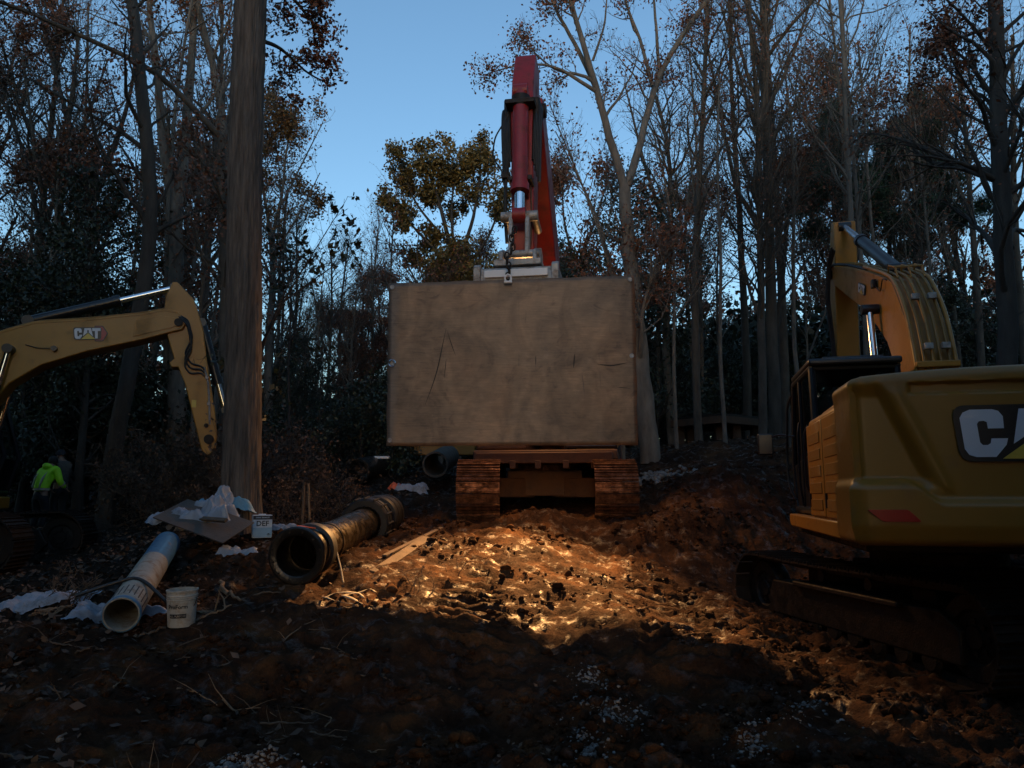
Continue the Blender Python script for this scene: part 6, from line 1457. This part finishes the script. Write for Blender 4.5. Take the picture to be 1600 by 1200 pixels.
# --- steel platform on posts, on the bank at the right
def platform():
    Y = 25.5; a = at(1050,655,Y); b = at(1128,645,Y-1.6); c = at(1205,656,Y); d = at(1130,659,Y+2.2); zt = a[2]
    R = thing('work_platform', 'low dark platform of heavy beams on short posts at the top of the right bank', 'platform', (b[0], Y, gz(b[0],Y))); o = Vector((b[0], Y, gz(b[0],Y)))
    q = [(p[0]-o.x, p[1]-o.y) for p in (a,b,c,d)]; z = zt-o.z
    MB().prismz(q, z-.04, z+.04).build('deck', 'dark_steel', R, bevel=.01)
    def beam(p0, p1, nm='beam'):
        p0, p1 = Vector((*p0, z-.17)), Vector((*p1, z-.17)); d_ = p1-p0; n = Vector((-d_.y,d_.x,0)).normalized()
        MB().obox((p0+p1)/2, d_/2, n*.09, (0,0,.12)).build(nm, 'rusty_frame', R, bevel=.01)
    for i in range(4): beam(q[i], q[(i+1)%4])
    for pxx, yy in ((1062,.2),(1078,.3),(1124,-.9),(1150,-.7),(1180,.0)):
        w = at(pxx,680,Y+yy); x, y = w[0]-o.x, w[1]-o.y; g = gz(w[0],w[1])-o.z-.3
        MB().box(x-.14,x+.14,y-.14,y+.14,g,z-.05).build('post', 'rusty_frame', R, bevel=.015)
platform()
# --- survey tripod
def tripod():
    p = at(1016,707,30); z = gz(p[0],p[1]); t = at(1016,655,30); h = t[2]-z; R = thing('survey_tripod', 'survey instrument on a thin tripod on the bank just right of the plate', 'tripod', (p[0],p[1],z))
    for a in (.4,2.5,4.6): MB().tube([(0,0,h-.18),(.55*math.cos(a),.55*math.sin(a),0)], .028, 6, True, .018).build('leg', 'pale_wood', R, smooth=True)
    MB().cyl((0,0,h-.22),(0,0,h-.12),.10,12).build('tripod_head', 'dark_steel', R)
    MB().box(-.08,.08,-.08,.08,h-.12,h+.14).build('instrument', 'grey_steel', R, bevel=.02)
tripod()

# --- sticks, roots and brush
def stick(pts, r, material, label, name='branch', dz=.02, cat='branch', forks=0, seed=0, group=None):
    P = [Vector((p[0],p[1],(gz(p[0],p[1])+dz if len(p) < 4 else p[2]))) for p in pts]; c = P[0].copy(); g = random.Random(seed)
    Q = resample(np.array([tuple(p-c) for p in P]), max(8, len(P)*4)); Q[1:-1] += np.array([[g.gauss(0,r*.5) for _ in range(3)] for _ in Q[1:-1]])
    m = MB().tube([tuple(q) for q in Q], r, 7, True, r*.45)
    for k in range(forks):
        i = g.randrange(2, len(Q)-1); q = Vector(Q[i]); d = Vector((g.gauss(0,1),g.gauss(0,1),abs(g.gauss(0,.8))+.2)).normalized(); L = g.uniform(.12,.35)
        m.tube([tuple(q), tuple(q+d*L*.5+Vector((g.gauss(0,.02),g.gauss(0,.02),.02))), tuple(q+d*L)], r*.5, 5, True, r*.15)
    o = m.build(name, material, None, smooth=True, loc=c); return tag(o, label, cat, group)
A_ = lambda x, y, Y: tuple(at(x, y, Y))
stick([A_(346,866,9.3),A_(362,882,9.0),A_(380,903,8.8)], .030, 'pale_wood', 'pale knobbly piece of wood lying below the debris pile', forks=1, seed=1)
stick([A_(378,905,8.75),A_(415,902,8.8),A_(440,900,8.8)], .014, 'dry_wood', 'thin grey stick pointing at the mouth of the big black pipe', seed=2)
stick([A_(300,950,8.2),A_(340,935,8.4),A_(375,922,8.6)], .026, 'pale_wood', 'pale broken sapling pointing away from the pail', forks=2, seed=3, cat='branch')
stick([A_(303,965,8.0),A_(335,950,8.1),A_(362,938,8.2)], .018, 'pale_wood', 'second broken sapling just below the first, right of the pail', forks=1, seed=4)
stick([A_(212,972,7.5),A_(235,966,7.6),A_(260,962,7.7)], .022, 'dry_wood', 'grey stick lying between the blue pipe and the pail', seed=5)
for k in range(9):
    stick([A_(45+5*k,962-5*k,7.9),A_(70+5*k,945-6*k,8.0),A_(98+3*k,925-4*k,8.1)], .010, 'pale_wood', 'split pale wood fibre in the torn root bundle at the left', name='torn_root', seed=10+k, cat='root', dz=.03+.012*(k%3), group='torn roots at the left')
g = random.Random(4)
def brush(cx, cy, Y, n, L, label, group, material='dry_wood', r=.009, up=.9):
    for k in range(n):
        p = at(cx+g.uniform(-22,22), cy+g.uniform(-8,8), Y+g.uniform(-.3,.3)); z = gz(p[0],p[1]); d = Vector((g.gauss(0,.7),g.gauss(0,.4),abs(g.gauss(up,.4)))).normalized(); q = Vector((p[0],p[1],z))
        P = [q, q+d*L*.4+Vector((g.gauss(0,.04),0,0)), q+d*L*g.uniform(.7,1.1)+Vector((g.gauss(0,.08),g.gauss(0,.05),-.04))]
        m = MB().tube([tuple(v-q) for v in P], r, 6, True, r*.35)
        for _ in range(3):
            t = g.uniform(.3,.9); b = (P[0].lerp(P[1],t*2) if t < .5 else P[1].lerp(P[2],t*2-1))-q; e = b+Vector((g.gauss(0,.1),g.gauss(0,.06),g.uniform(.02,.16))); m.tube([tuple(b), tuple(e)], r*.45, 5, True, r*.15)
        tag(m.build('twig', material, None, smooth=True, loc=q), label, 'twig', group)
brush(115, 905, 8.4, 14, .45, 'bare muddy twig sticking up left of the blue pipe', 'twigs left of the blue pipe')
brush(85, 905, 8.7, 8, .5, 'bare muddy twig sticking up from the brush above the torn roots', 'twigs above the torn roots')
brush(655, 910, 9.2, 8, .32, 'thin twig poking from the mud left of the lit patch', 'twigs left of the lit patch', 'pale_wood', .006)
brush(700, 880, 10.0, 4, .4, 'long dead twig lying at the left edge of the lit patch', 'twigs at the edge of the lit patch', 'dry_wood', .006, .2)
stick([A_(632,1190,5.2),A_(640,1150,5.4),A_(668,1100,5.6),A_(672,1075,5.8)], .007, 'dry_wood', 'thin curved twig standing in the near foreground left of the gravel', seed=31, dz=.01)
stick([A_(655,1160,5.3),A_(662,1140,5.5),A_(678,1130,5.6)], .005, 'dry_wood', 'short twig beside the thin curved one in the foreground', seed=32)
stick([A_(560,1010,6.9),A_(590,1012,6.9),A_(612,1022,6.8)], .008, 'dry_wood', 'thin root lying on the dark bank below the strap loops', seed=33)
for k in range(46):
    x = g.uniform(-20, 560); y = g.uniform(985, 1190); Y = 1150*1.5/(y-775)*1.0; p = at(x, y, max(4.6, min(7.8, Y)))
    a = g.uniform(-.5,.6)+(1.57 if g.random() < .15 else 0); L = g.uniform(.12,.5); q = [(p[0],p[1],0),(p[0]+L*.5*math.cos(a)+g.gauss(0,.03),p[1]+L*.5*math.sin(a)+g.gauss(0,.03),0),(p[0]+L*math.cos(a),p[1]+L*math.sin(a),0)]
    stick(q, g.uniform(.004,.012), 'dry_wood' if g.random() < .7 else 'pale_wood', 'thin root or twig lying on the dark churned soil at lower left', name='root', seed=100+k, dz=.008, cat='root', group='roots on the soil at lower left', forks=1)
# two rocks in the foreground
for (x,y,Y,r,lb,m) in ((330,1045,6.1,.07,'round muddy stone on the dark slope below the pail','clod'),(852,1196,4.75,.06,'pale angular rock at the bottom edge of the picture','gravel'),(95,1138,5.4,.035,'small pale stone in the lower left foreground','gravel')):
    p = g3(x,y,Y,r*.3); V,Fc = ico(); V = V*(1+.25*(rng.random((12,1))-.5))*r; o = np_obj('stone', V, Fc, m, None, True, p); s = o.modifiers.new('sub','SUBSURF'); s.levels = s.render_levels = 1; tag(o, lb, 'stone')

# ------------------------------------------------------------------ people
def skin_mesh(name, joints, edges, radii, material, parent, sub=2):
    me = bpy.data.meshes.new(name); me.from_pydata([tuple(j) for j in joints], edges, []); me.materials.append(MATS[material])
    o = bpy.data.objects.new(name, me); link(o); o.parent = parent
    s = o.modifiers.new('skin','SKIN'); s.use_smooth_shade = True
    for i, r in enumerate(radii):
        v = me.skin_vertices[0].data[i]; v.radius = r if isinstance(r, tuple) else (r, r); v.use_root = (i == 0)
    m = o.modifiers.new('sub','SUBSURF'); m.levels = m.render_levels = sub; return o
def person(x, y, rz, label, jacket, trousers, band, pose, hat=None, hood=False, scale=1.0):
    z = gz(x, y); R = thing('person', label, 'person', (x,y,z), rz=rz); R.scale = (scale,)*3
    # facing +y local; lean forward by 'lean'
    ln = pose.get('lean', 0.0); def_ = lambda a: Vector(a)
    hip = Vector((0,0,.93)); ch = hip+Vector((0,.18*ln,.27)); nk = hip+Vector((0,.5*ln,.53)); hd = nk+Vector((0,.10*ln+.03,.12)); top = hd+Vector((0,.02,.12))
    J = [hip, hip+Vector((0,.07*ln,.13)), ch, nk, nk+Vector((0,.02,.07)), hd, top]; E = [(0,1),(1,2),(2,3),(3,4),(4,5),(5,6)]; Rr = [(.15,.11),(.135,.10),(.165,.115),(.08,.075),(.055,.055),(.082,.098),(.06,.07)]
    arms = pose['arms']
    for s in (-1,1):
        b = len(J); sh = nk+Vector((s*.17,0,-.06)); el, wr = Vector(arms[0 if s < 0 else 1][0]), Vector(arms[0 if s < 0 else 1][1])
        J += [sh, sh+el, sh+wr]; E += [(3,b),(b,b+1),(b+1,b+2)]; Rr += [.062,.047,.033]
        b2 = len(J); fx = pose.get('feet', .11); kn = Vector((s*.12,.06,.50)); J += [Vector((s*.095,0,.86)), kn, Vector((s*fx,-.02,.09)), Vector((s*fx,.13,.035))]
        E += [(0,b2),(b2,b2+1),(b2+1,b2+2),(b2+2,b2+3)]; Rr += [.092,.062,.045,.04]
    skin_mesh('body', J, E, Rr, 'skin', R)
    # hands: palm and five fingers
    for s in (-1,1):
        sh = nk+Vector((s*.17,0,-.06)); el, wr = [Vector(q) for q in arms[0 if s < 0 else 1]]; w = sh+wr; d = (wr-el).normalized(); n = d.orthogonal().normalized(); t = d.cross(n)
        HJ = [w, w+d*.05]; HE = [(0,1)]; HR = [(.03,.018),(.036,.016)]
        for k in range(4):
            b = len(HJ); o_ = t*(k-1.5)*.019; L = (.07,.08,.075,.058)[k]; HJ += [w+d*.09+o_, w+d*(.09+L*.55)+o_+n*.008, w+d*(.09+L)+o_+n*.022]; HE += [(1,b),(b,b+1),(b+1,b+2)]; HR += [.0095,.0085,.007]
        b = len(HJ); HJ += [w+d*.045-t*.04, w+d*.085-t*.055+n*.01]; HE += [(1,b),(b,b+1)]; HR += [.011,.009]
        skin_mesh('hand', HJ, HE, HR, 'skin', R, 1)
    # jacket
    JJ = [hip+Vector((0,0,-.06)), hip+Vector((0,.07*ln,.12)), ch, nk+Vector((0,0,-.03)), nk+Vector((0,-.01,.05))]; JE = [(0,1),(1,2),(2,3),(3,4)]; JR = [(.185,.145),(.18,.14),(.20,.15),(.12,.11),(.085,.085)]
    for s in (-1,1):
        b = len(JJ); sh = nk+Vector((s*.18,0,-.065)); el, wr = [Vector(q) for q in arms[0 if s < 0 else 1]]; JJ += [sh, sh+el, sh+el.lerp(wr,.9)]; JE += [(3,b),(b,b+1),(b+1,b+2)]; JR += [.09,.07,.052]
    jk = skin_mesh('jacket', JJ, JE, JR, jacket, R)
    TJ = [hip+Vector((0,0,.04)), hip+Vector((0,0,-.05))]; TE = [(0,1)]; TR = [(.155,.12),(.165,.13)]
    for s in (-1,1):
        b = len(TJ); fx = pose.get('feet', .11); TJ += [Vector((s*.10,0,.80)), Vector((s*.12,.06,.50)), Vector((s*fx,-.02,.12))]; TE += [(1,b),(b,b+1),(b+1,b+2)]; TR += [.115,.085,.07]
        skin_mesh('boot', [Vector((s*fx,-.04,.14)), Vector((s*fx,-.03,.06)), Vector((s*fx,.08,.05)), Vector((s*fx,.16,.04))], [(0,1),(1,2),(2,3)], [.062,.062,.052,.042], 'black_rubber', R, 1)
    skin_mesh('trousers', TJ, TE, TR, trousers, R)
    # head details
    F_ = MB(); f = hd
    for s in (-1,1):
        MB().lathe([(0,-.006),(.011,-.002),(.012,.003),(0,.008)], 10, f+Vector((s*.032,.085,.0)), (0,1,0)).build('eye','hair',R,smooth=True)
        MB().lathe([(0,-.01),(.02,-.006),(.026,.0),(.018,.010),(0,.012)], 12, f+Vector((s*.082,-.005,-.01)), (s,0,0)).build('ear','skin',R,smooth=True)
    MB().tube([f+Vector((0,.088,.015)), f+Vector((0,.108,-.02)), f+Vector((0,.092,-.03))], [.009,.014,.011], 8).build('nose','skin',R,smooth=True)
    MB().tube([f+Vector((-.022,.088,-.058)), f+Vector((0,.096,-.056)), f+Vector((.022,.088,-.058))], .006, 6).build('mouth','hair',R,smooth=True)
    if hat:
        m = MB().lathe([(.001,.155),(.05,.15),(.085,.115),(.10,.06),(.103,.02),(.098,.015)], 24, f+Vector((0,-.005,.0))); m.obox(f+Vector((0,.12,.035)), (.065,0,0), (0,.045,-.012), (0,.001,.004)); m.build('cap', hat, R, smooth=True)
    else:
        MB().lathe([(.001,.15),(.05,.145),(.085,.11),(.099,.05),(.097,-.01),(.085,-.05)], 24, f+Vector((0,-.016,.0))).build('hair','hair',R,smooth=True)
    if hood:
        skin_mesh('hood', [nk+Vector((-.09,-.03,.0)), nk+Vector((-.06,-.11,.03)), nk+Vector((0,-.145,.035)), nk+Vector((.06,-.11,.03)), nk+Vector((.09,-.03,.0))], [(0,1),(1,2),(2,3),(3,4)], [.045,.065,.075,.065,.045], jacket, R, 2)
    if band:
        # reflective bands fitted round waist and over the shoulder
        def ellip(c, a, b, w, n=28, tilt=0):
            V = []; 
            for k in range(n):
                t = 2*math.pi*k/n
                for dz in (-w/2, w/2): V.append((c.x+a*math.cos(t), c.y+b*math.sin(t), c.z+dz+tilt*math.sin(t)))
            np_obj('reflective_band', V, [(2*k,2*k+1,(2*k+3)%(2*n),(2*k+2)%(2*n)) for k in range(n)], band, R, True)
        ellip(hip+Vector((0,.05*ln,.04)), .185, .150, .05)
        for s in (-1,1):
            P = [hip+Vector((s*.09,-.155+.05*ln,.06)), ch+Vector((s*.105,-.165,.0)), nk+Vector((s*.11,-.135,-.08)), nk+Vector((s*.115,-.05,.015)), nk+Vector((s*.115,.06,-.03)), ch+Vector((s*.10,.165,0))]
            ribbon('reflective_band', P, .05, band, None, None, up=(s*1.0,0,.0) , parent=R).location = Vector(np.array([tuple(p) for p in resample(np.array([tuple(q) for q in P]),22)]).mean(0))
            sh = nk+Vector((s*.18,0,-.065)); el, wr = [Vector(q) for q in arms[0 if s < 0 else 1]]; c0 = sh+el.lerp(wr,.25); dd = (wr-el).normalized()
            MB().lathe([(.070,-.025),(.074,-.02),(.074,.02),(.070,.025)], 20, c0, dd).build('reflective_band', band, R, smooth=True)
p1 = at(63, 770, 16.6); person(p1[0], p1[1], -.25, 'person seen from behind in a bright yellow-green hooded work jacket and dark trousers', 'hi_vis', 'dark_cloth', 'hi_vis_band',
    dict(lean=.42, arms=[((-.08,.02,-.27),(-.02,.20,-.42)), ((.10,.02,-.27),(.06,.22,-.40))]), hood=True)
p2 = at(94, 770, 17.3); person(p2[0], p2[1], 1.25, 'person in dark brown jacket and cap facing left beside the one in bright yellow-green', 'brown_cloth', 'dark_cloth', None,
    dict(lean=.10, arms=[((-.06,.03,-.27),(-.02,.20,-.42)), ((.06,.03,-.27),(.02,.20,-.42))]), hat='dark_cloth')
